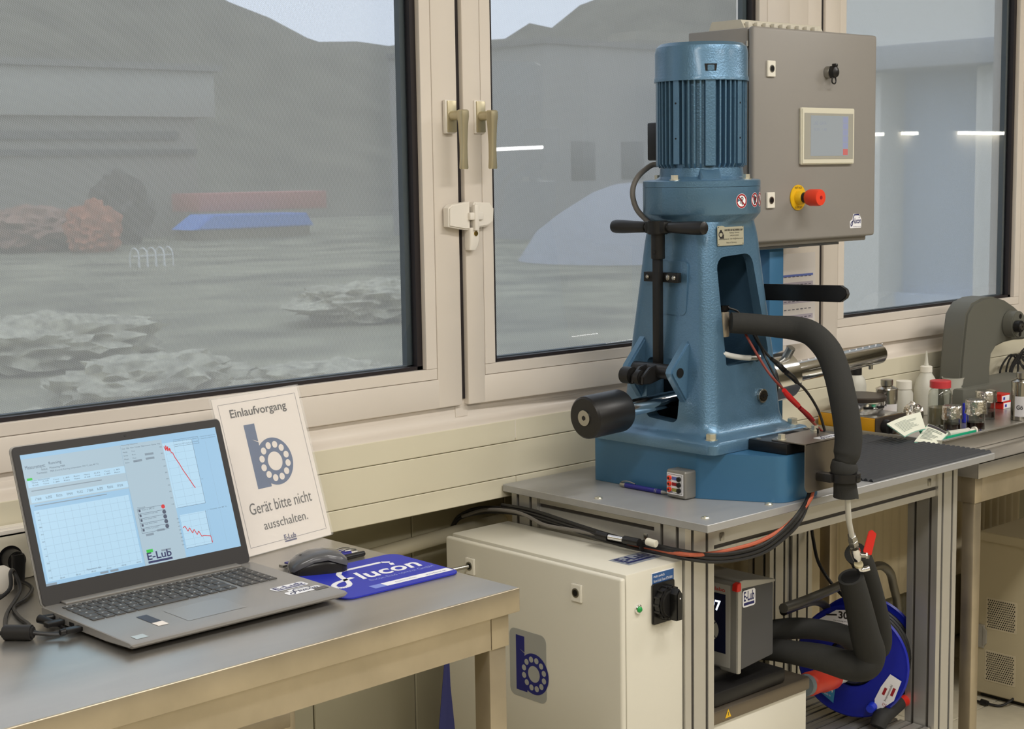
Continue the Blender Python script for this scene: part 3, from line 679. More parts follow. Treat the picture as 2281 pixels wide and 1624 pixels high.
gt.line(MD, [WS(*p) for p in pts], .0016, .0017)
pts = [(.715, .235)]+[(.715+.011*k, .235-.010*k+(.022 if k % 2 else -.014)) for k in range(1, 9)]+[(.815, .145), (.85, .13), (.853, .075)]
gt.line(MD, [WS(*p) for p in pts], .0014, .0017)
gt.obj('red_curves', em('screen_red', (206, 32, 44)), scr, smooth=False)['kind'] = 'stuff'
g = G(); g.rect(MD, WS(.01, 0)[0], WS(.035, 0)[0], WS(0, .80)[1], WS(0, .818)[1], .0016); g.rect(MD, WS(.505, 0)[0], WS(.538, 0)[0], WS(0, .095)[1], WS(0, .12)[1], .0016); g.obj('green_markers', em('screen_green', (40, 190, 60)), scr, smooth=False)
elub(MD, *WS(.503, .012), .046, .018, .0017, em('screen_navy', (30, 40, 90)), scr)
g = G(); g.cyl(MD @ V((.008, .2535, .001)), MD @ V((.008, .2535, .0017)), .0022, seg=14); g.obj('webcam', blackd_m, lt)

# ---------------------------------------------------------------- sign in an acrylic stand
sb0, sb1 = V((1.519, 2.372, .9115)), V((1.733, 2.408, .9115)); su = (sb1-sb0).normalized(); sv = (V((1.496, 2.45, 1.188))-sb0).normalized(); sv = (sv-su*sv.dot(su)).normalized()
sg = thing('sign_holder', 'white sign reading Einlaufvorgang, leaning in a clear stand behind the laptop', 'sign', tuple(sb0), 0)
MS = FR(sb0, su, sv); SW, SH = .217, .294
g = G(); g.prism([(0, 0), (SW, 0), (SW, SH), (0, SH)], MS @ Matrix.Translation((0, 0, -.0012)), .0011); g.obj('printed_sheet', paper_m, sg)
acr = mat('clear_acrylic_front', srgb(250, 250, 250), .05, alpha=.10, coat=1)
g = G(); g.prism(rrect(-.003, SW+.003, -.001, SH+.004, .003), MS @ Matrix.Translation((0, 0, .0012)), .0016, .0003); g.prism(rrect(-.003, SW+.003, -.001, SH+.004, .003), MS @ Matrix.Translation((0, 0, -.004)), .0018, .0003); g.obj('acrylic_panes', acr, sg)
g = G(); n_ = su.cross(sv); q0 = sb0+V((0, 0, -.0013)); 
g.loft([[tuple(q0+su*x+V((0, 0, z))+V((-.17, .985, 0))*y) for x, z in ((0, 0), (SW, 0), (SW, .0022), (0, .0022))] for y in (0, .075)]); g.obj('foot', acr, sg)
g = G(); g.text(MS, 'Einlaufvorgang', .036, .250, .142, .0205, .0004, bold=.014); g.obj('heading', ink_m, sg, smooth=False)
g = G(); g.text(MS, 'Gerät bitte nicht', .030, .072, .158, .0215, .0004); g.text(MS, 'ausschalten.', .055, .040, .112, .0165, .0004); g.obj('message', ink_m, sg, smooth=False)
bearing_b(MS @ Matrix.Translation((.062, .116, 0)), .122, navy_m, paper_m, sg, .0004)
g = G(); g.line(MS, [(.012, .014), (SW-.010, .014), (SW-.010, SH-.012), (.012, SH-.012), (.012, .014)], .0007, .0004); g.obj('border_line', grey_ink, sg, smooth=False)
elub(MS, .097, .0085, .030, .014, .0005, dnavy_m, sg)

# ---------------------------------------------------------------- mouse mat, mouse, pens, usb stick
pm = thing('mouse_mat', 'royal blue mouse mat with white script print beside the laptop', 'mouse mat', (1.595, 2.105, .910), 0)
MP = TOP((1.470, 2.008, .9103))
g = G(); g.prism(rrect(0, .250, 0, .192, .022, 6), MP, .0028, .0006); g.obj('mat', pad_m, pm)
MPt = MP @ Matrix.Translation((0, 0, .0030))
flucon(MPt, .030, .060, .205, .095, .0001, padw_m, pm)
g = G(); g.text(MPt, 'flucon fluid control GmbH', .100, .062, .140, .011, .0001); g.obj('subtitle', mat('pale_blue_print', srgb(150, 160, 226), .5), pm, smooth=False)
g = G(); g.rect(MPt, .10, .246, .018, .038, .0001); g.obj('web_strip', padw_m, pm, smooth=False)
g = G(); g.rect(MPt, .075, .0995, .018, .038, .0001); g.obj('strip_fade', mat('mid_blue_print', srgb(120, 136, 214), .5), pm, smooth=False)
g = G(); g.text(MPt, 'Experts in Fluids', .125, .024, .045, .0065, .0002); g.text(MPt, 'www.flucon.de', .190, .024, .045, .0065, .0002); g.obj('web_address', mat('dark_blue_print', srgb(50, 56, 130), .5), pm, smooth=False)
ms = thing('computer_mouse', 'dark grey wireless mouse on the blue mat behind the laptop corner', 'mouse', (1.548, 2.195, .913), math.radians(158))
MM = mw(ms)
def mous(zs):   # (x, halfwidth, ztop)
    secs = []
    for x, hwid, zt, zb in zs:
        sec = []
        for k in range(13):
            a = PI*k/12; sec.append((x, -hwid*math.cos(a), zb+(zt-zb)*math.sin(a)**.55))
        secs.append(sec)
    return secs
g = G(); g.loft(mous([(-.050, .012, .008, 0), (-.047, .022, .016, 0), (-.036, .028, .028, 0), (-.012, .030, .034, 0), (.012, .0285, .033, 0), (.034, .0275, .026, 0), (.046, .023, .018, 0), (.050, .012, .010, 0)])); g.bm.transform(MM); g.obj('mouse_body', mat('mouse_black', srgb(30, 29, 30), .25), ms, ang=60)
g = G(); g.loft(mous([(-.051, .014, .020, .009), (-.047, .0235, .024, .010), (-.036, .0290, .0335, .015), (-.012, .0305, .0385, .024), (.012, .0292, .0372, .022), (.034, .0285, .030, .014), (.047, .0235, .021, .007), (.0515, .013, .014, .006)])); g.bm.transform(MM); g.obj('top_shell', mat('mouse_grey', srgb(92, 92, 94), .22, .1), ms, ang=60)
g = G(); g.cyl((.028, -.004, .0245), (.028, .004, .0245), .0075, seg=16); g.bm.transform(MM); g.obj('scroll_wheel', blackp_m, ms)

def pen(name, label, p0, p1, r, bm_, tipm, group=None, clip=True):
    p0, p1 = V(p0), V(p1); d = (p1-p0).normalized(); t = thing(name, label, 'pen', tuple(p0-V((0, 0, r))), 0, group)
    L = (p1-p0).length
    g = G(); g.lathe([(r*.82, 0), (r*.9, .001), (r*.9, .010), (r, .012), (r, L-.020), (r*.9, L-.016)], p0, d, 16); g.obj('barrel', bm_, t)
    g = G(); g.lathe([(r*.92, -.001), (r*1.02, .0), (r*1.02, .0135), (r*.9, .014)], p0, d, 16); g.obj('push_button', tipm, t); g = G(); g.lathe([(r*.9, L-.0165), (r*.8, L-.009), (r*.35, L-.001), (0, L)], p0, d, 16); g.obj('pen_tip', tipm, t)
    for q_ in (.745, .775): g = G(); g.lathe([(r*1.03, L*q_), (r*1.03, L*(q_+.01))], p0, d, 16); g.obj('ring', satin_m, t)
    if clip:
        g = G(); u = V((0, 0, 1)); g.tube([p0+d*.001+u*(r*1.2), p0+d*.02+u*(r*1.75), p0+d*.042+u*(r*1.15)], .0013, seg=6); g.obj('clip', satin_m, t)
    return t
pen('ballpoint_pen', 'blue ballpoint pen with silver end behind the mouse, farther from the camera', (1.668, 2.262, .9155), (1.545, 2.268, .9155), .0050, mat('pen_blue', srgb(40, 40, 130), .3, .2), satin_m, 'pens behind the mouse')
pen('ballpoint_pen', 'blue ballpoint pen with silver end behind the mouse, the nearer of the blue ones', (1.671, 2.246, .9155), (1.548, 2.250, .9155), .0050, mat('pen_blue', srgb(40, 40, 130), .3, .2), satin_m, 'pens behind the mouse')
pen('ballpoint_pen', 'black pen lying between the blue pens and the mouse mat', (1.675, 2.230, .9150), (1.552, 2.230, .9150), .0048, blackp_m, blackp_m, 'pens behind the mouse', clip=False)
us = thing('usb_stick', 'blue usb stick with metal plug beside the mouse', 'usb stick', (1.535, 2.262, .910), 0)
Mu = TOP((1.530, 2.262, .9105), .05)
g = G(); g.box(-.0, .052, -.009, .009, 0, .008, .001, M=Mu); g.obj('usb_case', mat('pen_blue', srgb(40, 40, 130), .3, .2), us)
g = G(); g.box(-.014, .0, -.006, .006, .0015, .0065, .0004, M=Mu); g.obj('usb_plug', satin_m, us)

# ---------------------------------------------------------------- sockets and cables at the left edge
so = thing('wall_socket', 'cream double socket box on the cladding left of the laptop', 'socket', (1.12, 2.56, .95))
Mw = FRONT((0, 2.569, 0))
g = G(); g.prism(rrect(.90, 1.204, .902, 1.002, .010), Mw, .030, .004); g.obj('box', lockw_m, so)
g = G(); g.prism(rrect(1.098, 1.192, .908, .992, .014), Mw @ Matrix.Translation((0, 0, .030)), .006, .003); g.obj('cover', mat('socket_cream', srgb(236, 230, 212), .35), so)
g = G(); g.cyl((1.142, 2.534, .950), (1.142, 2.5325, .950), .0225, seg=32); g.obj('socket_well', blackd_m, so)
pl_ = thing('power_plug', 'black angled plug in the wall socket left of the laptop', 'plug', (1.142, 2.51, .94))
g = G(); g.cyl((1.142, 2.5324, .950), (1.142, 2.505, .950), .0185, .0165, bev=.002); g.loft([[(1.142+a*s_, 2.508+b*s_*.9, z) for a, b in rrect(-1, 1, -1, 1, .35, 3)] for z, s_ in ((.962, .011), (.95, .0125), (.925, .0105), (.905, .0085), (.898, .006))]); g.obj('plug_body', blackp_m, pl_)
c0 = [(1.142, 2.508, .899), (1.140, 2.49, .905), (1.135, 2.44, .916), (1.10, 2.39, .9145), (1.065, 2.36, .914), (1.045, 2.30, .914), (1.035, 2.24, .914), (1.012, 2.205, .917)]
c0[1] = (1.142, 2.495, .9155)
tag((lambda g: (g.tube(c0, .0034, seg=8), g.obj('power_cable', blkc_m))[1])(G()), 'black cable from the wall plug down to the table beside the laptop', 'cable')
tag((lambda g: (g.tube([(.90, 2.42, .9145), (1.02, 2.40, .9145), (1.075, 2.40, .930), (1.09, 2.42, .955), (1.105, 2.44, .950), (1.10, 2.41, .925), (1.04, 2.33, .9145), (1.0, 2.25, .9145), (.985, 2.205, .917)], .0034, seg=8), g.obj('power_cable', blkc_m))[1])(G()), 'black cable looping up beside the laptop screen', 'cable')
fe = thing('ferrite_cable', 'black laptop lead with a ferrite lump lying on the steel table', 'cable', (1.0, 2.19, .910))
fa, fb = V((.983, 2.205, .922)), V((1.006, 2.180, .922))
g = G(); g.cyl(fa+(fa-fb)*.2, fb+(fb-fa)*.2, .0118, seg=20, bev=.003); g.obj('ferrite', mat('ferrite_black', srgb(34, 33, 33), .45), fe)
ua = ML @ V((-hw-.022, -.125, .0118)); ub = ML @ V((-hw-.001, -.125, .0118))
g = G(); g.tube([fb, (1.03, 2.16, .918), (1.045, 2.15, .9175), ua], .0032, seg=8); g.tube([(.94, 2.27, .914), (.965, 2.235, .916), fa], .0034, seg=8); g.obj('lead', blkc_m, fe)
g = G(); g.box(-hw-.026, -hw-.001, -.132, -.118, .0075, .0155, .0015); g.cyl((-hw-.034, -.125, .0118), (-hw-.025, -.125, .0118), .0042, .0052); LL(g).obj('usb_plug', blackp_m, fe)
pc = thing('charger_lead', 'black charger plug and lead in the side of the laptop', 'cable', tuple(ML @ V((-hw-.03, -.04, 0))))
g = G(); g.cyl(ML @ V((-hw, -.039, .0118)), ML @ V((-hw-.022, -.039, .0125)), .0052, .0062); g.cyl(ML @ V((-hw-.022, -.035, .0125)), ML @ V((-hw-.012, -.062, .0085)), .0070, .0050); g.obj('plug_body', blackp_m, pc)
g = G(); g.tube([ML @ V((-hw-.012, -.062, .0085)), ML @ V((-hw-.006, -.082, .0045)), ML @ V((-hw-.018, -.098, .0042)), ML @ V((-hw-.045, -.098, .006)), fb+V((0, 0, .004))], .0026, seg=8); g.obj('lead', blkc_m, pc)
ad_ = thing('usb_adapter', 'small black plug in a side port of the laptop', 'plug', tuple(ML @ V((-hw-.02, -.08, 0))))
g = G(); g.box(-hw-.030, -hw-.001, -.078, -.063, .0065, .0155, .002); LL(g).obj('plug_body', blackp_m, ad_)
wp = thing('white_plug', 'white plug partly cut off by the left edge of the picture', 'plug', tuple(at(8, 1310, 1, 2.50)))
P = at(2, 1300, 1, 2.47); g = G(); g.loft([[(P.x+a*s_, P.y+b*s_*.8, z) for a, b in rrect(-1, 1, -1, 1, .4, 3)] for z, s_ in ((.9115, .014), (.916, .018), (.935, .019), (.950, .016), (.955, .010))]); g.obj('plug_body', lockw_m, wp)

# ================================================================ PROFILE TABLE UNDER THE PRESS
TX0, TX1, TY0, TY1, TZ = 2.324, 3.402, 1.965, 2.567, .900
t2 = thing('profile_table', 'grey aluminium profile table with thick plate top carrying the blue press', 'table', (TX0, TY0, 0))
g = G(); g.box(TX0, TX1, TY0, TY1, .8835, TZ, .0012, 1); g.obj('table_top', alut_m, t2)
for x, y in ((2.36, 2.30), (2.56, 1.998), (2.37, 1.99+.02), (3.30, 2.0)):
    g = G(); g.lathe([(.009, TZ), (.009, TZ+.0012), (.007, TZ+.0035), (.003, TZ+.0036), (.003, TZ+.002), (0, TZ+.002)], (x, y, 0), seg=16); g.obj('screw_head', zinc_m, t2)
def profile(x0, x1, y0, y1, z0, z1, name='leg', nx=2, ny=2):
    """extrusion with slots; slots run along the longest axis"""
    dims = [x1-x0, y1-y0, z1-z0]; ax = dims.index(max(dims)); sw, sd = .0082, .0045
    o2 = [a for a in range(3) if a != ax]; lo = [x0, y0, z0]; hi = [x1, y1, z1]
    a, b = o2; La, Lb = dims[a], dims[b]; na, nb = max(1, round(La/.042)), max(1, round(Lb/.042))
    # outline with notches
    def side(L, n, k):
        P = [(0, 0)]
        for i in range(n):
            c = L*(i+.5)/n; P += [(c-sw/2, 0), (c-sw/2, sd), (c+sw/2, sd), (c+sw/2, 0)]
        return P
    out = []
    for i, (L, n) in enumerate(((La, na), (Lb, nb), (La, na), (Lb, nb))):
        for s_, d_ in side(L, n, i):
            out.append([(s_, d_), (La-d_, s_), (La-s_, Lb-d_), (d_, Lb-s_)][i])
    g = G(); tb = bmesh.new(); r0 = []; r1 = []
    for u, v in out:
        p = [0, 0, 0]; p[a] = lo[a]+u; p[b] = lo[b]+v; p[ax] = lo[ax]; r0.append(tb.verts.new(p)); p[ax] = hi[ax]; r1.append(tb.verts.new(p))
    n = len(out)
    for k in range(n): tb.faces.new((r0[k], r0[(k+1) % n], r1[(k+1) % n], r1[k]))
    tb.faces.new(r0[::-1]); tb.faces.new(r1); bmesh.ops.recalc_face_normals(tb, faces=tb.faces[:]); g.add(tb)
    o = g.obj(name, alup_m, t2, smooth=False)
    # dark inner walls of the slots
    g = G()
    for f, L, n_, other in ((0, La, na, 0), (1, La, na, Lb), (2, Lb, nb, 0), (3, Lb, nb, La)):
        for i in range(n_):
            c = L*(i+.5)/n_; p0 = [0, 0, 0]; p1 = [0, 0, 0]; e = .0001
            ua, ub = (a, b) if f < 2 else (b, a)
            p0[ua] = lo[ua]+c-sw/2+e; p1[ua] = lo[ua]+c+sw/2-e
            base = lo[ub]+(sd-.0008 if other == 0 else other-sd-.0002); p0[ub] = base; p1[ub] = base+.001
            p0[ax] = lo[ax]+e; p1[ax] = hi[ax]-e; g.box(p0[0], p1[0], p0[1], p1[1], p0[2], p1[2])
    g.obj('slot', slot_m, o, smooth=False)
    return o
LZ = .8833
profile(2.338, 2.428, 2.036, 2.120, 0.01, LZ); profile(2.338, 2.428, 2.470, 2.552, 0.01, LZ)
profile(3.266, 3.352, 2.036, 2.120, 0.01, LZ); profile(3.266, 3.352, 2.470, 2.552, 0.01, LZ); profile(3.18, 3.262, 2.478, 2.55, .22, LZ)
profile(2.4285, 3.2655, 2.042, 2.082, .803, LZ, 'rail'); profile(2.4285, 3.18, 2.50, 2.54, .803, LZ, 'rail')
profile(2.346, 2.386, 2.1205, 2.4695, .803, LZ, 'rail'); profile(3.29, 3.33, 2.1205, 2.4695, .803, LZ, 'rail')
for x in (2.46, 3.235):
    g = G(); g.box(x-.006, x+.006, 2.0395, 2.043, .833, .850, .001); g.obj('corner_fastener', satin_m, t2)
for y in (2.15, 2.445):
    g = G(); g.box(2.343, 2.347, y-.005, y+.005, .835, .850, .001); g.obj('corner_fastener', satin_m, t2)
for k in range(6):
    profile(2.43, 3.262, 2.045+.072*k, 2.045+.072*k+.068, .195, .22, 'shelf_board')
# ribbed rubber mat on the top
rm = thing('rubber_mat', 'black ribbed rubber mat on the right half of the profile table', 'mat', (3.1, 2.15, TZ))
mx0, mx1, my0, my1 = 2.90, 3.398, 1.972, 2.335
g = G(); prof = []; n = 26; p = (my1-my0)/n
prof = [(my0, TZ+.0003)]
for k in range(n):
    y = my0+k*p; prof += [(y+.0005, TZ+.0015), (y+p*.28, TZ+.0062), (y+p*.60, TZ+.0066), (y+p*.88, TZ+.0018)]
prof += [(my1, TZ+.0034), (my1, TZ+.0003)]
g.prism(prof, Matrix(((0, 0, 1, mx0), (1, 0, 0, 0), (0, 1, 0, 0), (0, 0, 0, 1))), mx1-mx0); g.obj('ribbed_sheet', rub_m, rm, ang=80)

# ================================================================ WHITE SWITCH CABINET (left of the profile table)
wc = thing('switch_cabinet', 'light grey switch cabinet with black rotary main switch below the press table', 'cabinet', (2.24, 2.3, 0))
cz = .815
g = G(); g.box(2.1675, 2.335, 2.040, 2.562, .06, cz, .003); g.obj('body', wcab_m, wc)
g = G(); g.box(2.146, 2.161, 2.033, 2.560, .07, .812, .0055, 3); dr = g.obj('door', wcab_m, wc)
g = G(); g.box(2.160, 2.169, 2.047, 2.551, .08, .802); g.obj('door_seal', slot_m, wc)
g = G(); g.box(2.18, 2.33, 2.06, 2.54, 0, .06); g.obj('plinth', gask_m, wc)
Mc = LEFT((2.1458, 0, 0))
def dlock(y, z, keyhole=True):
    g = G(); M_ = LEFT((2.1462, y, z)); g.prism(rrect(-.014, .014, -.018, .018, .0015), M_, .006, .0012); o = g.obj('lock_plate', white_m, dr)
    g = G(); g.cyl((2.1402, y, z+.001), (2.1385, y, z+.001), .0095); g.obj('lock_insert', satin_m, dr)
    g = G(); g.cyl((2.1386, y, z+.001), (2.1380, y, z+.001), .0065); g.obj('keyhole', blackd_m, dr)
dlock(2.152, .763); dlock(2.475, .760)
ck = thing('cabinet_key', 'steel double-bit key sticking in the left lock of the light grey cabinet', 'key', (2.12, 2.475, .76))
g = G(); g.cyl((2.1375, 2.475, .761), (2.085, 2.490, .757), .0042); g.obj('key_shaft', satin_m, ck)
# badge with the bearing b on the door
g = G(); Mb = LEFT((2.1461, 2.348, .515)); g.prism(rrect(-.008, .103, -.008, .137, .016), Mb, .0008); bdg = g.obj('badge', mat('badge_grey', srgb(164, 165, 160), .4, .1), dr)
bearing_b(Mb @ Matrix.Translation((.012, .006, .0010)), .118, mat('badge_navy', srgb(30, 34, 110), .4), MATS['badge_grey'], dr, .0003)
elub(TOP((2.236, 2.092, cz+.0006), .0) @ Matrix.Translation((0, 0, 0)), -.0, .006, .085, .042, .0004, mat('label_navy', srgb(44, 50, 100), .4), wc)
g = G(); g.rect(TOP((2.228, 2.088, cz+.0003)), 0, .10, 0, .058); g.obj('top_label', mat('label_grey', srgb(140, 146, 158), .4), wc, smooth=False)
# right face: label, rotary switch, lamp
Fc = FRONT((0, 2.0397, 0))
g = G(); g.prism([(2.240, .780), (2.306, .780), (2.306, .805), (2.240, .805)], Fc, .0008); g.obj('switch_label', padw_m, wc)
g = G(); g.rect(Fc, 2.242, 2.306, .7805, .8035, .0011); g.obj('switch_label_blue', mat('label_blue', srgb(40, 84, 140), .4), wc, smooth=False)
g = G(); g.text(Fc, 'main switch', 2.246, .7945, .032, .0055, .0013); g.text(Fc, 'flucon E-Lub Tester ETN 8000', 2.246, .785, .056, .0055, .0013); g.obj('lettering', padw_m, wc, smooth=False)
g = G(); g.prism(rrect(2.240, 2.304, .700, .783, .004), Fc, .006, .001); g.obj('switch_plate', blackp_m, wc)
sw = (2.274, 2.0337, .742)
g = G(); g.cyl(sw, (sw[0], sw[1]-.016, sw[2]), .0335, .0335, 40, .002); g.cyl((sw[0], sw[1]-.016, sw[2]), (sw[0], sw[1]-.020, sw[2]), .027, .026, 40)
for k in range(14): a = 2*PI*k/14; g.cyl((sw[0]+.0335*math.cos(a), sw[1], sw[2]+.0335*math.sin(a)), (sw[0]+.0335*math.cos(a), sw[1]-.014, sw[2]+.0335*math.sin(a)), .0028, seg=8)
g.obj('switch_dial', blackp_m, wc)
g = G(); g.prism([(-.008, -.031), (.008, -.031), (.0085, .022), (0, .033), (-.0085, .022)], FRONT((sw[0], sw[1]-.018, sw[2])), .022, .002); g.obj('switch_handle', mat('black_gloss', srgb(20, 20, 20), .22), wc)
g = G(); g.cyl((sw[0], sw[1]-.0402, sw[2]+.014), (sw[0], sw[1]-.0408, sw[2]+.014), .0016, seg=10); g.obj('handle_mark', padw_m, wc)
g = G(); g.lathe([(.0095, 0), (.0095, .003), (.0075, .0045), (.0062, .0045)], (2.201, 2.0397, .7405), (0, -1, 0), 24); g.obj('lamp_ring', chrome_m, wc)
g = G(); g.lathe([(.0062, 0), (.0062, .006), (.004, .0085), (0, .0095)], (2.201, 2.0397, .7405), (0, -1, 0), 24); g.obj('signal_lens', grn_m, wc)

# ================================================================ THE BLUE PRESS
AX, AY = 2.657, 2.264
pr = thing('bench_press', 'big blue hammertone bench press with motor on top, standing on the profile table', 'press', (AX, AY, TZ))
# plinth with chamfered front corners
fp = [(2.502, 2.455), (2.502, 2.145), (2.588, 1.980), (2.712, 1.980), (2.800, 2.145), (2.818, 2.455)]
def roundpoly(P, rs, n=5):
    out = []
    for i, p in enumerate(P):
        a = V((*P[i-1], 0)); b = V((*p, 0)); c = V((*P[(i+1) % len(P)], 0)); r = rs[i] if isinstance(rs, (list, tuple)) else rs
        d1 = (a-b).normalized(); d2 = (c-b).normalized(); ang = d1.angle(d2); L = r/math.tan(ang/2); 
        p1 = b+d1*L; p2 = b+d2*L; cen = b+(d1+d2).normalized()*(r/math.sin(ang/2))
        v1, v2 = p1-cen, p2-cen; tt = v1.angle(v2); 
        for k in range(n+1):
            s_ = k/n; v = (v1*math.sin((1-s_)*tt)+v2*math.sin(s_*tt))/math.sin(tt); out.append((cen.x+v.x, cen.y+v.y))
    return out
g = G(); g.prism(roundpoly(fp, [.012, .03, .035, .03, .03, .012]), Matrix.Translation((0, 0, TZ)), .100, .0012); g.obj('plinth', bluep_m, pr, ang=50)
def rsq(cx, cy, wx, wy, r, z, n=7): return [(cx+x, cy+y, z) for x, y in rrect(-wx, wx, -wy, wy, min(r, wx-.0005, wy-.0005), n)]
# cast column: foot flange, tapering hollow tower, round head
FW, FD = .170, .176
g = G()
secs = [rsq(AX, AY, FW, FD, .022, 1.001), rsq(AX, AY, FW+.001, FD+.001, .022, 1.020), rsq(AX, AY, FW-.003, FD-.003, .022, 1.026), rsq(AX, AY, .146, .150, .030, 1.031),
        rsq(AX, AY, .1355, .1395, .034, 1.040), rsq(AX, AY, .131, .135, .036, 1.060), rsq(AX, AY, .120, .122, .034, 1.20), rsq(AX, AY, .107, .108, .034, 1.34), rsq(AX, AY, .0985, .0985, .034, 1.44), rsq(AX, AY, .098, .098, .045, 1.468), rsq(AX, AY, .106, .106, .085, 1.486), rsq(AX, AY, .1265, .1265, .1265, 1.500),
        rsq(AX, AY, .1290, .1290, .1290, 1.504), rsq(AX, AY, .1290, .1290, .1290, 1.5605)]
g.loft(secs)
cv = G(); cv.loft([rsq(AX, AY, .098, .100, .02, .99), rsq(AX, AY, .095, .097, .02, 1.20), rsq(AX, AY, .078, .078, .02, 1.44)])
g.cut(cv)
# openings: front window, slot below the pivot, round passage at the back side
ct = G()
wpoly = roundpoly([(2.596, 1.205), (2.739, 1.168), (2.708, 1.405), (2.590, 1.405)], [.02, .02, .022, .022])
wpoly = roundpoly([(2.593, 1.180), (2.600, 1.176), (2.742, 1.182), (2.706, 1.416), (2.586, 1.410)], [.004, .004, .02, .026, .026], 4)
ct.prism(wpoly, FRONT((0, 2.20, 0)), .20); 
g.cut(ct); ct.bm.free()
ct = G(); ct.prism(roundpoly([(-2.312, 1.058), (-2.222, 1.052), (-2.214, 1.190), (-2.318, 1.190)], .014, 4), LEFT((2.60, 0, 0)), .20); g.cut(ct); ct.bm.free()
ct = G(); ct.cyl((2.70, AY, 1.112), (2.9, AY, 1.112), .045); g.cut(ct); ct.bm.free()
cv.bm.free()
# lugs carrying the pivot, hump under the window, pad for the rod guide
for y in (2.198, 2.325):
    g.prism([(2.556, 1.250), (2.486, 1.176), (2.482, 1.166), (2.487, 1.156), (2.530, 1.098), (2.56, 1.095), (2.57, 1.25)], FRONT((0, y+.022, 0)), .022, .004)
col = g.obj('column', blue_m, pr, ang=42)
g = G(); g.loft([[(x, y, z) for y, z in roundpoly([(2.212, 1.286), (2.318, 1.286), (2.318, 1.402), (2.212, 1.402)], r_, 4)] for x, r_ in ((2.575, .012), (2.5535, .012))])
for v in g.bm.verts:
    if v.co.x < 2.56: v.co.x = 2.5405+(v.co.z-1.286)*.105+(.0025 if v.co.z < 1.35 else -.002)
g.obj('guide_pad', blue_m, pr)
# motor
g = G(); g.lathe([(.1290, 1.5612), (.1290, 1.5735), (.126, 1.5755), (.100, 1.578), (.0925, 1.583), (.0905, 1.602)], (AX, AY, 0), seg=64); g.obj('motor_flange', blue_m, pr, ang=30)
g = G(); g.cyl((AX, AY, 1.600), (AX, AY, 1.792), .0845, seg=48); g.obj('motor_body', blue_m, pr)
fin = G(); fin.prism([(.082, 1.612), (.092, 1.602), (.099, 1.611), (.0995, 1.794), (.082, 1.794)], Matrix(((1, 0, 0, 0), (0, 0, -1, 0), (0, 1, 0, 0), (0, 0, 0, 1))) @ Matrix.Translation((0, 0, -.0018)), .0036)
fme = fin.mesh('cooling_fin', 35, False); fin.bm.free(); fme.materials.append(blue_m)
padg = G(); padg.box(.080, .0995, -.0072, .0072, 1.610, 1.794, .001, 1); pme = padg.mesh('fin_pad', 35); padg.bm.free(); pme.materials.append(blue_m)
barg = G(); barg.box(.078, .0992, -.0112, .0112, 1.606, 1.794, .001, 1); bme = barg.mesh('mounting_bar', 35); barg.bm.free(); bme.materials.append(blue_m)
def around(me, a, nm):
    o = bpy.data.objects.new(nm, me); C.objects.link(o); o.parent = pr; o.matrix_local = mw(pr).inverted() @ Matrix.Translation((AX, AY, 0)) @ Matrix.Rotation(a, 4, 'Z')
for q in range(4):
    a0 = math.radians(45+90*q+7); around(bme, a0, 'mounting_bar'); around(pme, a0+PI/4, 'fin_pad')
    for d in (12.5, 20, 27.5, 35): 
        for s_ in (-1, 1): around(fme, a0+math.radians(d*s_), 'cooling_fin')
for a in (187+45-45, 277):
    for z in (1.665, 1.74):
        d = V((math.cos(math.radians(a)), math.sin(math.radians(a)), 0)); p = V((AX, AY, z))+d*.0990; g = G(); g.cyl(p, p+d*.0009, .0022, seg=10); g.obj('threaded_hole', blackd_m, pr)
g = G(); g.lathe([(.1005, 1.788), (.1035, 1.788), (.1030, 1.796), (.1015, 1.80), (.1013, 1.850), (.0985, 1.862), (.090, 1.8695), (.05, 1.8725), (0, 1.873)], (AX, AY, 0), seg=64); g.obj('fan_cowl', blue_m, pr, ang=30)
d = V((math.cos(math.radians(232)), math.sin(math.radians(232)), 0)); g = G(); P = V((AX, AY, 1.8135))+d*.1005
Mh = FR(P, (-d.y, d.x, 0), (0, 0, 1))
g.prism([(-.0115, -.007), (.0115, -.007), (.0135, .008), (-.0135, .008)], Mh, .0012); g.obj('cowl_slot', blackd_m, pr)
g = G(); g.prism(rrect(-.0075, .0075, -.007, .0055, .002), Mh, .0022, .0006); g.obj('cowl_clip', blue_m, pr)
for a in (-128+180-45-10, 7+180+38-30, 300):
    pass
for a in (190, 280, 10, 100):
    p = V((AX+.112*math.cos(math.radians(a)), AY+.112*math.sin(math.radians(a)), 1.5755)); g = G(); g.cyl(p, p+V((0, 0, .0025)), .0115, seg=20); g.cyl(p+V((0, 0, .002)), p+V((0, 0, .0115)), .0085, seg=6); g.obj('bolt', zinc_m, pr)
for a in (232,):
    c_ = V((AX, AY, 0)); dd = V((math.cos(math.radians(a)), math.sin(math.radians(a)), 0)); tt = V((-dd.y, dd.x, 0))
    g = G()
    g.loft([[tuple(c_+dd*(.088+.022*k)+tt*s_*(.028-.004*k)+V((0, 0, z))) for s_, z in ((-1, 1.576), (1, 1.576), (.75, 1.600-.019*k), (-.75, 1.600-.019*k))] for k in (0, 1)])
    g.box(-.0015, .0015, 0, .024, 0, .020, M=FR(c_+dd*.100+V((0, 0, 1.576)), tt, dd)); g.obj('drain_boss', blue_m, pr)
# foot bolts
for x in (-1, 1):
    for y in (-1, 1):
        p = V((AX+x*.140, AY+y*.146, 1.0265)); g = G(); g.cyl(p, p+V((0, 0, .003)), .0145, seg=24); g.cyl(p+V((0, 0, .0025)), p+V((0, 0, .0155)), .0115, seg=6, bev=.0008); g.obj('foot_bolt', zinc_m, pr)
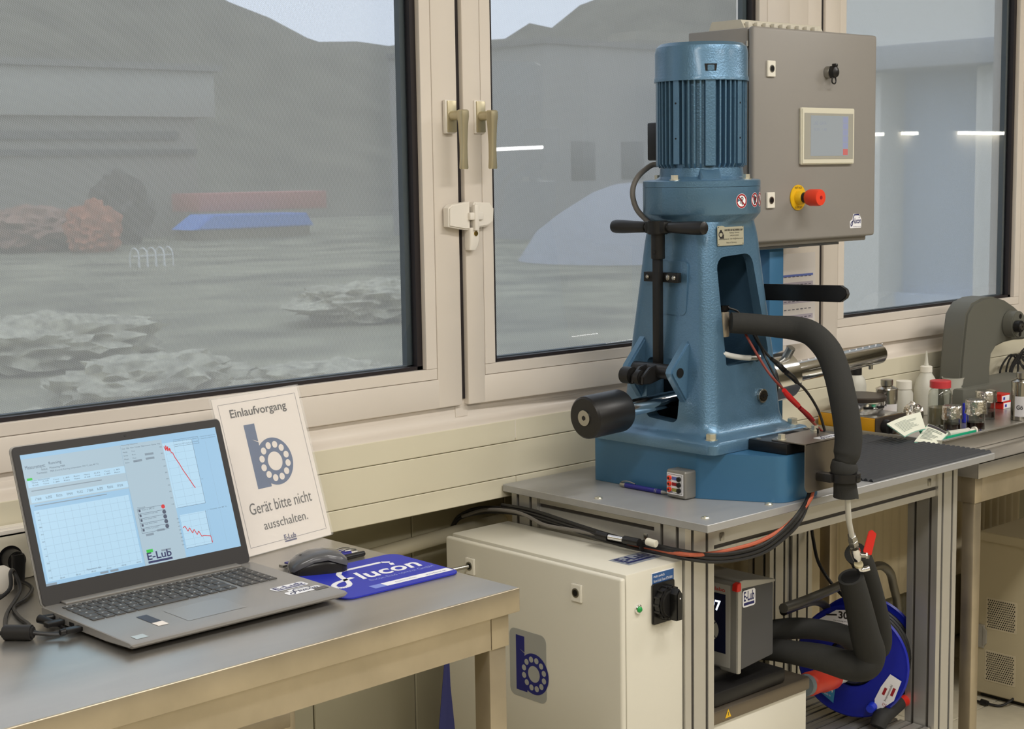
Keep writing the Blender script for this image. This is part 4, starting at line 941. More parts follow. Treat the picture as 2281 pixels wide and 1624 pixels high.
# type plate and safety stickers
Mp = FR((2.634, 2.1638, 1.456), (1, 0, 0), (0, .02, 1)); g = G(); g.prism(rrect(-.043, .045, -.0215, .0215, .002), Mp, .0012, .0003); tpl = g.obj('type_plate', mat('plate_cream', srgb(212, 208, 184), .3, .5), pr)
g = G(); Mq = Mp @ Matrix.Translation((0, 0, .0014))
g.text(Mq, 'HAHN PRESS UND MASCHINENBAU GmbH', -.020, .0095, .061, .0046, 0, bold=.03); g.text(Mq, 'Hamburg / Germany', -.004, .0035, .034, .0040); g.text(Mq, '(+49) 40 543034', -.002, -.0025, .030, .0038)
g.text(Mq, 'www.hahnpress.de   mail: info@hahnpress.de', -.039, -.0095, .080, .0042); g.text(Mq, 'Made in Germany', -.014, -.0175, .034, .0040)
for x in (-.040, .042):
    for y in (-.0185, .0185): g.disc(Mq, x, y, .0013, 0, 8)
g.disc(Mq, -.032, .003, .0078, 0, 20, r2=.0052); g.rect(Mq, -.036, -.022, -.006, -.003); g.prism([(-.036, .006), (-.028, .006), (-.029, .013), (-.035, .013)], Mq, 0); g.prism([(-.027, -.003), (-.022, -.003), (-.022, .005)], Mq, 0)
g.obj('lettering', ink_m, tpl, smooth=False)
def sticker(a, z, kind):
    d = V((math.cos(math.radians(a)), math.sin(math.radians(a)), 0)); M_ = FR(V((AX, AY, z))+d*.1292, (-d.y, d.x, 0), (0, 0, 1))
    def bend(g):
        Mi = M_.inverted()
        for v in g.bm.verts:
            l = Mi @ v.co; R = .1293+l.z; t_ = l.x/.1293; an = math.radians(a)+t_; v.co = V((AX+R*math.cos(an), AY+R*math.sin(an), z+l.y))
        return g
    def strips(g_, fn):
        pass
    g = G(); g.disc(M_, 0, 0, .0158, 0, 32); st = bend(g).obj('prohibition_sticker', padw_m, pr, smooth=False)
    g = G(); g.disc(M_, 0, 0, .0150, .0002, 32, r2=.0118); g.line(M_, [(-.0088, .0088), (.0088, -.0088)], .0030, .0004); bend(g).obj('red_ring', mat('sign_red', srgb(150, 24, 34), .4), st, smooth=False)
    g = G()
    if kind == 0: g.disc(M_, .001, .005, .0038, .0003, 14, r2=.0022); g.line(M_, [(.002, .002), (.0, -.004), (.003, -.009)], .0016, .0003); g.line(M_, [(-.003, .001), (-.004, -.006)], .0012, .0003)
    elif kind == 1: g.prism([(-.001, .008), (.009, .006), (.007, -.001), (.003, -.006), (.001, -.001)], M_ @ Matrix.Translation((0, 0, .0003)), 0); g.line(M_, [(-.005, .0), (-.004, -.007), (.002, -.008)], .0014, .0003)
    else: g.disc(M_, .0, .004, .003, .0003, 14, r2=.0018); g.line(M_, [(.0, .001), (.001, -.008)], .0016, .0003)
    bend(g).obj('pictogram', mat('sign_ink', srgb(60, 50, 50), .5), st, smooth=False)
sticker(262, 1.530, 0); sticker(283, 1.5315, 1); sticker(298, 1.532, 2)
# slotted plug low on the front
pp_ = V((2.704, 2.134, 1.102)); g = G(); g.cyl(pp_+V((0, .01, 0)), pp_-V((0, .008, 0)), .0155, seg=28, bev=.001); g.obj('plug_collar', satin_m, pr)
g = G(); g.cyl(pp_-V((0, .0078, 0)), pp_-V((0, .0095, 0)), .0125, seg=24); g.obj('plug_face', mat('dark_steel', srgb(66, 62, 58), .3, .9), pr)
g = G(); g.box(pp_.x-.013, pp_.x+.013, pp_.y-.0103, pp_.y-.009, pp_.z-.0012, pp_.z+.0012); g.cyl(pp_-V((0, .009, 0)), pp_-V((0, .0106, 0)), .004, seg=6); g.obj('plug_slot', blackd_m, pr)
# pivot, roller yoke
pv = V((2.502, 0, 1.166))
g = G(); g.cyl((pv.x+.004, 2.221, pv.z), (pv.x+.004, 2.326, pv.z), .0165, seg=28); g.obj('pivot_shaft', blackp_m, pr)
for ya, yb in ((2.1985, 2.196), (2.349, 2.346)): g = G(); g.cyl((pv.x+.006, ya, pv.z), (pv.x+.006, yb, pv.z), .0105, seg=24); g.obj('pivot_cap', blacks_m, pr)
g = G(); g.prism([(2.512, 1.182), (2.475, 1.176), (2.452, 1.158), (2.452, 1.142), (2.475, 1.140), (2.52, 1.150)], FRONT((0, 2.290, 0)), .010, .002); g.prism([(2.512, 1.182), (2.475, 1.176), (2.452, 1.158), (2.452, 1.142), (2.475, 1.140), (2.52, 1.150)], FRONT((0, 2.262, 0)), .010, .002); g.obj('roller_yoke', blackp_m, pr)
g = G(); g.cyl((2.462, 2.291, 1.157), (2.462, 2.320, 1.157), .0185, seg=28, bev=.002); g.cyl((2.462, 2.279, 1.155), (2.462, 2.263, 1.155), .0165, seg=28, bev=.002); g.obj('roller', blacks_m, pr)
# operating rod and T handle
rx, ry = 2.520, 2.270
g = G(); g.box(rx-.008, rx+.008, ry-.008, ry+.010, 1.166, 1.425, .0015); g.obj('rod', blacks_m, pr)
g = G(); g.cyl((rx, ry, 1.408), (rx, ry, 1.470), .0152, seg=28, bev=.001); g.cyl((rx-.015, ry-.004, 1.423), (rx-.0162, ry-.0045, 1.423), .003, seg=10); g.obj('rod_socket', blacks_m, pr)
g = G(); g.cyl((rx, ry, 1.461), (rx, ry, 1.490), .0225, seg=32, bev=.0015); g.box(rx-.014, rx+.016, ry-.03, ry+.028, 1.463, 1.489, .004); g.obj('handle_hub', blacks_m, pr)
for s_, L in ((1, .132), (-1, .132)):
    g = G(); g.lathe([(.0075, .026), (.0075, .036)], (rx, ry, 1.476), (0, s_, 0), 20); g.obj('grip_ferrule', satin_m, pr)
    g = G(); g.lathe([(.0105, .034), (.0118, .038), (.0128, .06), (.0148, .100), (.0150, .122), (.0135, .130), (.008, .1325), (0, .133)], (rx, ry, 1.476), (0, s_, 0), 28); g.obj('hand_grip', blackp_m, pr)
g = G(); g.box(2.5285, 2.541, 2.222, 2.320, 1.357, 1.378, .001); g.obj('rod_guide', blacks_m, pr)
for y, r_ in ((2.308, .0045), (2.250, .0068), (2.232, .0055)):
    g = G(); g.lathe([(r_, 0), (r_, .002), (r_*.6, .004), (0, .0042)], (2.5285, y, 1.3675), (-1, 0, 0), 16); g.obj('guide_screw', satin_m, pr)
# lever through the press: weight, chrome shaft, adjusting drum, graduated tube
zl = lambda x: 1.088+(x-2.28)*.0365
LV = (1, 0, .0365)
g = G(); g.cyl((2.36, AY, zl(2.36)), (2.93, AY, zl(2.93)), .0182, seg=36); g.obj('lever_shaft', chrome_m, pr)
g = G(); g.lathe([(.0, .0), (.0405, .0), (.0445, .004), (.0455, .012), (.0455, .104), (.0435, .109), (.0, .110)], (2.283, AY, zl(2.283)), LV, 48); g.obj('counterweight', blackp_m, pr)
g = G(); g.lathe([(.0165, -.0025), (.0165, .001)], (2.283, AY, zl(2.283)), LV, 28); g.obj('weight_washer', satin_m, pr)
g = G(); g.lathe([(.0052, -.0032), (.0052, .001)], (2.283, AY, zl(2.283)), LV, 6); g.obj('hex_socket', blackd_m, pr)
g = G(); g.lathe([(.050, 0), (.057, .003), (.0585, .01), (.0585, .115), (.054, .121), (.022, .122)], (2.835, AY, zl(2.835)), LV, 48); g.obj('adjusting_drum', chrome_m, pr)
g = G(); g.cyl((2.925, AY-.03, zl(2.9)+.048), (2.925, AY-.045, zl(2.9)+.072), .0105, seg=20, bev=.001); g.obj('drum_knob', satin_m, pr)
g = G(); g.lathe([(.060, 0), (.060, .07), (.050, .075), (.02, .075)], (2.790, AY, zl(2.79)), LV, 40); g.obj('drum_hub', blacks_m, pr)
g = G(); g.lathe([(.0252, 0), (.0255, .405), (.023, .410), (0, .410)], (2.94, AY, zl(2.94)), LV, 40); tb_ = g.obj('graduated_tube', chrome_m, pr)
for k in range(14):
    g = G(); x = 2.99+.028*k; g.cyl((x, AY-.004, zl(x)+.0245), (x, AY-.0042, zl(x)+.0258), .0020, seg=8); g.obj('scale_pin', padw_m, tb_)
x = 3.305; g = G(); g.cyl((x, AY-.004, zl(x)-.024), (x, AY-.004, zl(x)-.034), .0055, seg=14); g.obj('stop_screw', satin_m, pr)
# side lever bar reaching into the room
g = G(); g.prism([(-2.33, 1.300), (-1.992, 1.309), (-1.978, 1.318), (-1.974, 1.327), (-1.978, 1.337), (-1.992, 1.345), (-2.33, 1.336)], LEFT((2.808, 0, 0)), .014, .002); g.obj('side_lever', mat('black_satin_bar', srgb(24, 23, 23), .3), pr)
# mast behind the press that carries the control cabinet
g = G(); g.box(3.010, 3.066, 2.35, 2.41, .9005, 1.418, .004); g.box(2.95, 3.12, 2.345, 2.45, 1.404, 1.4185, .002); ms_ = g.obj('mast', bluep_m, pr)
g = G(); g.box(2.60, 2.745, 2.168, 2.365, 1.032, 1.075, .002); g.box(2.64, 2.745, 2.168, 2.365, 1.07, 1.150, .002); g.obj('cavity_dark_fill', blackd_m, pr)  # black fill added so the cavity behind the slot reads dark
# inner sensor with cable, tube stub
g = G(); g.cyl((2.612, 2.165, 1.238), (2.612, 2.165, 1.292), .0135, seg=24, bev=.001); g.obj('sensor_sleeve', mat('nickel_warm', srgb(196, 186, 170), .3, .8), pr)
g = G(); g.cyl((2.612, 2.165, 1.2925), (2.612, 2.165, 1.306), .0115, seg=24, bev=.002); g.cyl((2.612, 2.165, 1.30), (2.622, 2.158, 1.300), .006, seg=12); g.obj('sensor_cap', mat('black_chrome', srgb(40, 38, 40), .12, .8), pr)
g = G(); g.tube([(2.622, 2.158, 1.300), (2.645, 2.15, 1.290), (2.664, 2.15, 1.262), (2.672, 2.15, 1.235)], .0026, seg=8); g.obj('sensor_lead', blkc_m, pr)
g = G(); g.cyl((2.60, 2.17, 1.20), (2.60, 2.17, 1.238), .009, seg=20); g.obj('nozzle', brassd_m, pr)
g = G(); g.tube([(2.58, 2.15, 1.207), (2.62, 2.142, 1.196), (2.655, 2.135, 1.190), (2.668, 2.133, 1.189)], .0062, seg=12); g.obj('drain_tube', tube_m, pr)
g = G(); g.cyl((2.664, 2.134, 1.1888), (2.684, 2.130, 1.188), .0066, seg=16); g.cyl((2.683, 2.130, 1.188), (2.690, 2.129, 1.188), .0088, seg=16, bev=.001); g.obj('tube_fitting', satin_m, pr)
# terminal box and its cable
g = G(); g.box(2.642, 2.72, 2.362, 2.412, 1.62, 1.705, .004); g.obj('terminal_box', blackp_m, pr)
g = G(); g.tube([at(1466, 366, 1, 2.37), at(1448, 370, 1, 2.38), at(1420, 395, 1, 2.38), at(1409, 428, 1, 2.38), at(1418, 465, 1, 2.37), at(1442, 492, 1, 2.34), at(1456, 505, 1, 2.31)], .0062, seg=12); g.obj('motor_cable', grc_m, pr)

# ================================================================ CONTROL CABINET ON THE MAST
gc = thing('control_cabinet', 'grey control cabinet with touch panel and red emergency stop behind the press motor', 'cabinet', (3.13, 2.4, 1.42))
X0, X1, Z0, Z1 = 2.885, 3.375, 1.425, 1.924
g = G(); g.box(X0+.004, X1-.008, 2.322, 2.502, Z0-.012, Z1-.002, .003); g.obj('body', gcab_m, gc)
g = G(); g.box(X0, X1, 2.300, 2.3185, Z0, Z1, .007, 3); gd = g.obj('door', gcab_m, gc)
g = G(); g.box(X0+.012, X1-.016, 2.318, 2.3225, Z0+.01, Z1-.01); g.obj('door_seal', slot_m, gc)
g = G(); g.box(X0+.02, X1-.12, 2.325, 2.49, Z0-.018, Z0-.0125); g.obj('gland_plate', mat('dark_grey_paint', srgb(84, 86, 88), .5), gc)
for z in (1.885, 1.86):
    g = G(); g.cyl((X0+.002, 2.321, z-.006), (X0+.002, 2.321, z+.006), .004, seg=10); g.obj('hinge_pin', satin_m, gc)
g = G()
g.loft([[(x, 2.36+b, z) for b, z in roundpoly([(0, Z1-.001), (.11, Z1-.001), (.10, Z1+.022), (.012, Z1+.022)], .004, 3)] for x in (2.925, 3.235)]); top = g.obj('cable_entry', mat('entry_cream', srgb(206, 200, 184), .5), gc)
for k in range(9):
    g = G(); g.box(2.93+.032*k, 2.945+.032*k, 2.352, 2.364, Z1+.001, Z1+.016, .002); g.obj('entry_rib', MATS['entry_cream'], top)
Fg = FRONT((0, 2.2998, 0))
for z in (1.828, 1.523):
    P = at(1716, {1.828: 153, 1.523: 446}[z], 1, 2.298); x = 2.944; zz_ = P.z
    g = G(); g.prism(rrect(x-.0145, x+.0145, zz_-.0185, zz_+.0185, .0015), Fg, .0055, .001); o = g.obj('lock_plate', white_m, gd)
    g = G(); g.cyl((x, 2.2945, zz_), (x, 2.2928, zz_), .0085, seg=20); g.obj('lock_insert', satin_m, gd)
    g = G(); g.cyl((x, 2.2930, zz_), (x, 2.2922, zz_), .006, seg=20); g.obj('keyhole', blackd_m, gd)
P = at(1850, 161, 1, 2.29)
g = G(); g.cyl((P.x-.0, 2.3, P.z), (P.x, 2.286, P.z), .0150, seg=28, bev=.001); g.obj('socket_ring', satin_m, gd)
g = G(); g.lathe([(.0145, 0), (.0150, .006), (.0125, .013), (.006, .016), (0, .0165)], (P.x+.001, 2.287, P.z), (0, -1, 0), 28); g.box(P.x-.004, P.x+.006, 2.272, 2.284, P.z+.012, P.z+.020, .002); g.obj('dust_cap', blackp_m, gd)
g = G(); g.tube([(P.x-.006, 2.280, P.z-.012), (P.x-.007, 2.280, P.z-.024), (P.x+.001, 2.279, P.z-.028), (P.x+.007, 2.279, P.z-.022), (P.x+.006, 2.280, P.z-.012)], .0018, seg=8); g.obj('cap_strap', blackp_m, gd)
a, b = at(1787, 239, 1, 2.29), at(1903, 365, 1, 2.29); hx0, hx1, hz1, hz0 = a.x, b.x, a.z, b.z
g = G(); g.prism(rrect(hx0, hx1, hz0, hz1, .003), Fg, .010, .0025); hm = g.obj('touch_panel', mat('panel_cream', srgb(214, 210, 192), .4), gd)
Fh = FRONT((0, 2.2895, 0))
g = G(); g.prism([(hx0+.009, hz0+.013), (hx1-.008, hz0+.013), (hx1-.008, hz1-.013), (hx0+.009, hz1-.013)], Fh, .0006); g.obj('panel_frame', hmi_m, hm)
a, b = at(1806, 257, 1, 2.289), at(1889, 347, 1, 2.289)
g = G(); g.rect(Fh, a.x, b.x, b.z, a.z, .0009); g.obj('panel_screen', em('hmi_screen', (150, 154, 154)), hm, smooth=False)
g = G(); 
for k in range(5): g.rect(Fh, b.x-.022, b.x-.002, b.z+.018+.0155*k, b.z+.032+.0155*k, .0011)
g.rect(Fh, b.x-.0245, b.x-.0235, b.z, a.z, .0011); g.obj('panel_buttons', em('hmi_lilac', (144, 148, 172)), hm, smooth=False)
g = G(); g.rect(Fh, b.x-.022, b.x-.002, b.z+.002, b.z+.0165, .0011); g.obj('red_button', em('hmi_red', (196, 104, 98)), hm, smooth=False)
g = G(); g.text(Fh, 'LINE - DATA', a.x+.012, a.z-.022, .05, .008, .0011); g.text(Fh, '0.25  1.80', a.x+.014, a.z-.036, .05, .006, .0011); g.obj('screen_text', em('hmi_ink', (140, 146, 156)), hm, smooth=False)
# emergency stop
P = at(1778, 440, 1, 2.298); ex, ez = P.x, P.z
es = g = G(); g.cyl((ex, 2.2998, ez), (ex, 2.297, ez), .0305, seg=40, bev=.0006); est = g.obj('emergency_disc', yel_m, gd)
g = G(); g.text(FRONT((0, 2.2966, 0)), 'NOT-AUS', ex-.014, ez+.021, .026, .005); g.text(FRONT((0, 2.2966, 0)), 'E-STOP', ex-.012, ez-.026, .024, .0045); g.obj('lettering', ink_m, est, smooth=False)
g = G(); g.lathe([(.017, 0), (.0165, .012), (.014, .016)], (ex, 2.297, ez), (0, -1, 0), 28); g.obj('stop_collar', yel_m, gd)
g = G(); g.cyl((ex, 2.283, ez), (ex, 2.262, ez), .0125, seg=24); g.obj('stop_stem', blackp_m, gd)
g = G(); g.lathe([(.0135, 0), (.0175, .003), (.0200, .010), (.0200, .036), (.0185, .040), (.006, .041), (0, .0405)], (ex, 2.272, ez), (0, -1, 0), 36); g.obj('stop_button', org_m, gd)
g = G(); g.cyl((ex, 2.2312, ez), (ex, 2.2303, ez), .0045, seg=16); g.obj('button_mark', MATS['sign_red'], gd)
P = at(1895, 505, 1, 2.3)
g = G(); g.prism(roundpoly([(P.x-.004, P.z-.004), (P.x+.044, P.z-.004), (P.x+.044, P.z+.018), (P.x+.036, P.z+.030), (P.x+.010, P.z+.032), (P.x+.006, P.z+.018), (P.x-.004, P.z+.014)], .003, 3), Fg @ Matrix.Translation((0, 0, .0001)), .0003); stk = g.obj('logo_sticker', padw_m, gd)
flucon(Fg, P.x-.001, P.z+.001, .043, .029, .0007, dnavy_m, stk); g = G(); g.text(Fg, 'fluid fluid control', P.x+.010, P.z-.0015, .032, .0022, .0007); g.obj('small_print', dnavy_m, stk, smooth=False)
# notice on the frame behind the press
nz0, nz1 = at(1811, 720, 1, 2.549).z-.05, at(1815, 561, 1, 2.549).z
no = thing('table_printout', 'white printed table sheet taped to the window post behind the press', 'paper', (3.33, 2.549, nz0))
Fn = FRONT((0, 2.5485, 0)); nx0, nx1 = 3.17, 3.461
g = G(); g.prism([(nx0, nz0), (nx1, nz0), (nx1, nz1), (nx0, nz1)], Fn, .0006); g.obj('sheet', mat('paper_grey_white', srgb(214, 208, 204), .6), no)
g = G(); g.text(Fn, 'Allgemeines', 3.262, nz1-.043, .03, .0055, .0009, bold=.02)
for r in range(9):
    z = nz1-.058-.0305*r*.72
    if z < nz0+.01: break
    for k in range(15): g.rect(Fn, nx0+.012+.0178*k, nx0+.012+.0178*k+.011, z-.0012-.004, z+.0010-.004, .0012)
g.obj('figures', mat('print_grey', srgb(90, 88, 100), .6), no, smooth=False)
g = G(); g.rect(Fn, nx0+.01, nx1-.01, nz1-.062, nz1-.056, .0010); g.obj('blue_header', mat('print_blue', srgb(96, 112, 180), .5), no, smooth=False)
for r in (1, 3, 5, 7):
    z = nz1-.058-.0305*r*.72; g = G(); g.rect(Fn, nx0+.01, nx1-.01, z-.010, z+.003, .0009); g.obj('grey_row', mat('print_lilac', srgb(172, 164, 176), .6), no, smooth=False)

# ================================================================ BRACKET, FOAM HOSES, LEADS
br = thing('sensor_bracket', 'black block with folded steel plate bolted at the front right of the blue plinth', 'bracket', (2.70, 2.03, 1.0))
g = G(); g.box(2.602, 2.80, 1.984, 2.086, 1.0008, 1.0242, .0015); bk = g.obj('base_block', blackd_m, br)
g = G(); g.box(2.70, 2.745, 2.058, 2.076, 1.0243, 1.0246); g.obj('block_slot', mat('void_black', (.002, .002, .002, 1), .9), br)
for p in ((2.615, 2.070), (2.79, 2.075)):
    g = G(); g.cyl((*p, 1.0243), (*p, 1.0258), .006, seg=16); g.obj('cap_screw', satin_m, br)
g = G(); sh = mat('satin_sheet', srgb(150, 142, 132), .36, .9)
g.prism(roundpoly([(2.612, 1.944), (2.745, 1.944), (2.775, 2.05), (2.66, 2.05), (2.613, 2.036)], [.001, .001, .006, .01, .012], 3), TOP((0, 0, 1.0248)), .0022, .0003)
g.prism(roundpoly([(2.612, .922), (2.745, .922), (2.745, 1.0265), (2.612, 1.0265)], [.016, .016, .002, .002], 4), FRONT((0, 1.9462, 0)), .0022, .0003)
g.obj('folded_plate', sh, br)
for p in ((2.628, 2.018), (2.768, 2.035)):
    g = G(); g.cyl((*p, 1.0271), (*p, 1.0285), .0105, seg=20); g.cyl((*p, 1.028), (*p, 1.0385), .0085, seg=6, bev=.0006); g.obj('hex_bolt', zinc_m, br)
g = G(); g.prism(rrect(2.683, 2.752, 1.953, 1.979, .006), TOP((0, 0, 1.0272)), .0003); stk = g.obj('logo_sticker', padw_m, br)
flucon(TOP((0, 0, 1.0277)), 2.687, 1.955, .062, .022, 0, dnavy_m, stk)
g = G(); g.cyl((2.742, 2.008, 1.0272), (2.742, 2.008, 1.036), .0022, seg=8); g.cyl((2.742, 2.008, 1.036), (2.742, 2.008, 1.0375), .0045, seg=12); g.obj('small_pin', blackp_m, br)
# hose one: from the press window down to the clamp
H = thing('foam_hose', 'thick black foam-insulated hose arching from the press window down to the bracket clamp', 'hose', (2.68, 1.90, .92))
pp = [((1628, 719), 2.135), ((1665, 721), 2.112), ((1720, 727), 2.075), ((1775, 732), 2.035), ((1812, 746), 1.995), ((1845, 782), 1.955), ((1864, 830), 1.930), ((1876, 880), 1.912), ((1885, 930), 1.900), ((1890, 975), 1.893), ((1886, 1012), 1.893), ((1878, 1034), 1.895)]
g = G(); g.tube([at(*p, 1, y) for p, y in pp], [.0225, .0228, .0232, .0262, .0272, .0282, .0285, .0285, .0288, .0290, .0280, .0190], seg=24, sm=5); g.obj('insulation', foam_m, H, ang=70)
g = G(); A_ = at(1880, 1036, 1, 1.898); B_ = at(1882, 1062, 1, 1.898); C_ = at(1884, 1109, 1, 1.900)
g.tube([A_+V((-.004, 0, .012)), A_+V((-.003, 0, -.002)), A_+V((.002, 0, -.012)), B_+V((0, 0, .006)), B_], [.022, .0272, .0285, .0240, .0245], seg=24, sm=4); g.obj('insulation_cuff', foam_m, H, ang=70)
g = G(); g.tube([B_+V((0, 0, .004)), B_+V((0, 0, -.010)), C_+V((0, 0, .006)), C_], [.0235, .0235, .0262, .0268], seg=24, sm=3); g.obj('insulation_end', foam_m, H, ang=60)
g = G(); g.lathe([(.0295, -.009), (.0325, -.009), (.0325, .009), (.0295, .009)], B_, (0, 0, 1), 40); g.box(B_.x-.040, B_.x-.018, 1.905, 1.9435, B_.z-.009, B_.z+.009, .002); g.box(B_.x-.006, B_.x+.006, B_.y-.0345, B_.y-.030, B_.z-.006, B_.z+.006, .001); g.obj('clamp_ring', blackp_m, H)
# foam print on the outside of the bend
g = G()
for k in range(9):
    P = at(1864+k*1.6, 800+k*12, 1, 1.930-.0035*k-.034); M_ = FR(P, (RX-UY*.0), (UY)); g.rect(M_, -.0025, .0025, -.0035, .0025, 0)
g.bm.free()
# clear tube, ball valve, y-piece, lower hoses
D0 = C_; vt = [at(1887, 1112, 1, 1.905)+V((0, 0, .02)), at(1889, 1130, 1, 1.91), at(1891, 1160, 1, 1.925), at(1898, 1195, 1, 1.945)]
g = G(); g.tube(vt, .0062, seg=14); tag(g.obj('clear_tube', tube_m), 'short milky tube between the foam hose end and the ball valve', 'tube')
BV = thing('ball_valve', 'small steel ball valve with red lever below the hose', 'valve', tuple(at(1910, 1240, 1, 1.96)))
q0, q1, q2, q3 = at(1897, 1192, 1, 1.945), at(1904, 1222, 1, 1.955), at(1912, 1255, 1, 1.965), at(1914, 1266, 1, 1.968)
g = G(); d = (q1-q0).normalized(); g.lathe([(.0075, 0), (.0098, .001), (.0098, .016), (.0085, .017), (.0115, .018), (.0115, .032), (.010, .034)], q0, d, 6); g.obj('hex_nut', satin_m, BV)
g = G(); d = (q2-q1).normalized(); g.lathe([(.0090, -.002), (.0115, .004), (.0118, .022), (.0100, .030), (.0090, .036)], q1, d, 20); g.obj('valve_body', chrome_m, BV)
g = G(); g.lathe([(.0098, 0), (.0102, .006), (.009, .008)], q2, d, 16); g.obj('seal_ring', mat('ptfe', srgb(226, 216, 180), .4), BV)
s0 = q1.lerp(q2, .45); s1 = s0+RX*.020-_fw*.004; g = G(); g.cyl(s0, s1, .0055, seg=12); g.cyl(s1, s1+(s1-s0).normalized()*.004, .0075, seg=6); g.obj('valve_stem', satin_m, BV)
Mv = FR(s1+RX*.001, (RX+UY*.0), UY); Mv = Mv @ Matrix.Rotation(-.28+PI*0, 4, 'Z')
g = G(); g.prism(roundpoly([(-.010, .006), (.010, .002), (.0075, .052), (-.0045, .058), (-.0105, .052)], .003, 3), Mv, .004, .001); g.obj('red_lever', redp_m, BV)
g = G(); g.prism([(-.008, -.006), (.008, -.006), (.006, .014), (-.008, .014)], Mv @ Matrix.Translation((0, 0, -.002)), .002); g.obj('lever_tang', satin_m, BV)
g = G(); g.tube([q3+V((-.004, 0, .004)), q3+V((.002, 0, -.004)), q3+RX*.012+UY*-.002, q3+RX*.022+UY*.001], .0062, seg=12); g.obj('elbow', chrome_m, BV)
h2 = thing('foam_hose', 'front foam-insulated hose, open at the top, bending left to the thermostat', 'hose', tuple(at(1940, 1480, 1, 2.0)))
P2 = [((1895, 1285), 1.985), ((1910, 1340), 1.99), ((1926, 1410), 2.00), ((1937, 1455), 2.01), ((1925, 1481), 2.02), ((1890, 1482), 2.05), ((1830, 1465), 2.09), ((1775, 1455), 2.13), ((1728, 1448), 2.17), ((1690, 1445), 2.20)]
g = G(); pts = [at(*p, 1, y) for p, y in P2]; g.tube(pts, [.0285, .030, .0335, .0365, .037, .035, .0315, .028, .026, .025], seg=28, sm=5); g.obj('insulation', foam_m, h2, ang=70)
d = (pts[0]-pts[1]).normalized(); g = G(); g.cyl(pts[0]+d*.0003, pts[0]+d*.0008, .021, seg=28); g.obj('hose_mouth', MATS['void_black'], h2)
h3 = thing('foam_hose', 'rear foam-insulated hose behind the front one, running left to the thermostat', 'hose', tuple(at(1950, 1440, 1, 2.1)))
P3 = [((1905, 1232), 2.035), ((1922, 1255), 2.045), ((1945, 1330), 2.06), ((1962, 1410), 2.075), ((1955, 1447), 2.09), ((1915, 1442), 2.11), ((1880, 1415), 2.13), ((1820, 1402), 2.16), ((1760, 1400), 2.18), ((1690, 1410), 2.21)]
g = G(); pts = [at(*p, 1, y) for p, y in P3]; g.tube(pts, [.0255, .026, .026, .026, .026, .026, .025, .0245, .025, .025], seg=24, sm=5); g.obj('insulation', foam_m, h3, ang=70)
def lead(name, pts, r, m, label, cat='cable', extra=None):
    t = thing(name, label, cat, tuple(pts[len(pts)//2])); g = G(); g.tube(pts, r, seg=8, sm=5); g.obj('lead', m, t)
    for ps, rr, mm, nm in (extra or []):
        g = G(); g.tube(ps, rr, seg=12, sm=3); g.obj(nm, mm, t)
    return t
A = lambda x, y, v: at(x, y, 1, v)
rd = mat('red_silicone', srgb(200, 34, 34), .35); maroon = mat('maroon_wire', srgb(128, 54, 44), .45)
lead('red_lead', [A(1658, 735, 2.14), A(1665, 752, 2.115), A(1700, 812, 2.085), A(1725, 846, 2.065), A(1765, 888, 2.05), A(1795, 925, 2.04), A(1832, 962, 2.03)], .0028, maroon, 'dark red test lead with red plugs running from the press window to the bracket', 'cable',
     [([A(1746, 869, 2.035), A(1756, 882, 2.035), A(1778, 904, 2.035)], [.0050, .0066, .0058], rd, 'red_plug'), ([A(1781, 908, 2.035), A(1800, 925, 2.035), A(1812, 937, 2.035)], [.0050, .0056, .0038], mat('dark_red_silicone', srgb(150, 20, 28), .35), 'red_socket')])
lead('black_lead', [A(1676, 740, 2.15), A(1690, 765, 2.12), A(1714, 795, 2.095), A(1760, 838, 2.065), A(1795, 870, 2.05), A(1823, 915, 2.04), A(1838, 962, 2.03)], .0030, blkc_m, 'black test lead with black plugs beside the red one', 'cable',
     [([A(1718, 799, 2.085), A(1735, 813, 2.085), A(1748, 826, 2.07)], [.0042, .0062, .0060], blackp_m, 'black_plug'), ([A(1752, 830, 2.06), A(1766, 841, 2.06), A(1776, 853, 2.055)], [.0060, .0064, .0048], blackp_m, 'black_socket')])
lead('black_lead', [A(1684, 745, 2.145), A(1702, 790, 2.10), A(1722, 830, 2.08), A(1745, 868, 2.06)], .0026, blkc_m, 'thin black lead joining the red plug')
# cable bundle over the cabinet, round the table leg, up to the bracket
base = [(1001, 1186, 'x', 2.30), (1020, 1152, 'x', 2.31), (1060, 1133, 'x', 2.315), (1120, 1132, 'x', 2.315), (1190, 1146, 'x', 2.315), (1290, 1178, 'x', 2.31), (1380, 1204, 'x', 2.31), (1460, 1220, 'x', 2.312), (1525, 1234, 'x', 2.318), (1580, 1243, 'y', 2.00), (1640, 1240, 'y', 1.985), (1700, 1222, 'y', 1.97), (1748, 1186, 'y', 1.955), (1780, 1150, 'y', 1.945), (1800, 1112, 'y', 1.958), (1806, 1080, 'y', 1.962)]
def bundle(dx, dy, start=0, end=16, wob=0): 
    out = []
    for i, (x, y, k, v) in enumerate(base[start:end]):
        j = i+start; f = 1 if 1 < j < 14 else .4
        out.append(at(x+dx*f, y+dy*f+wob*math.sin(j*1.1), 0 if k == 'x' else 1, v))
    return out
lead('signal_cable', bundle(0, 0), .0042, blkc_m, 'black cable over the light grey cabinet, middle one of the bundle')
lead('signal_cable', bundle(2, 9, wob=2), .0042, blkc_m, 'black cable hanging lowest in the bundle over the light grey cabinet')
lead('signal_cable', bundle(-2, -7, 3, 16, 1.5), .0042, blkc_m, 'black cable running on top of the bundle over the light grey cabinet')
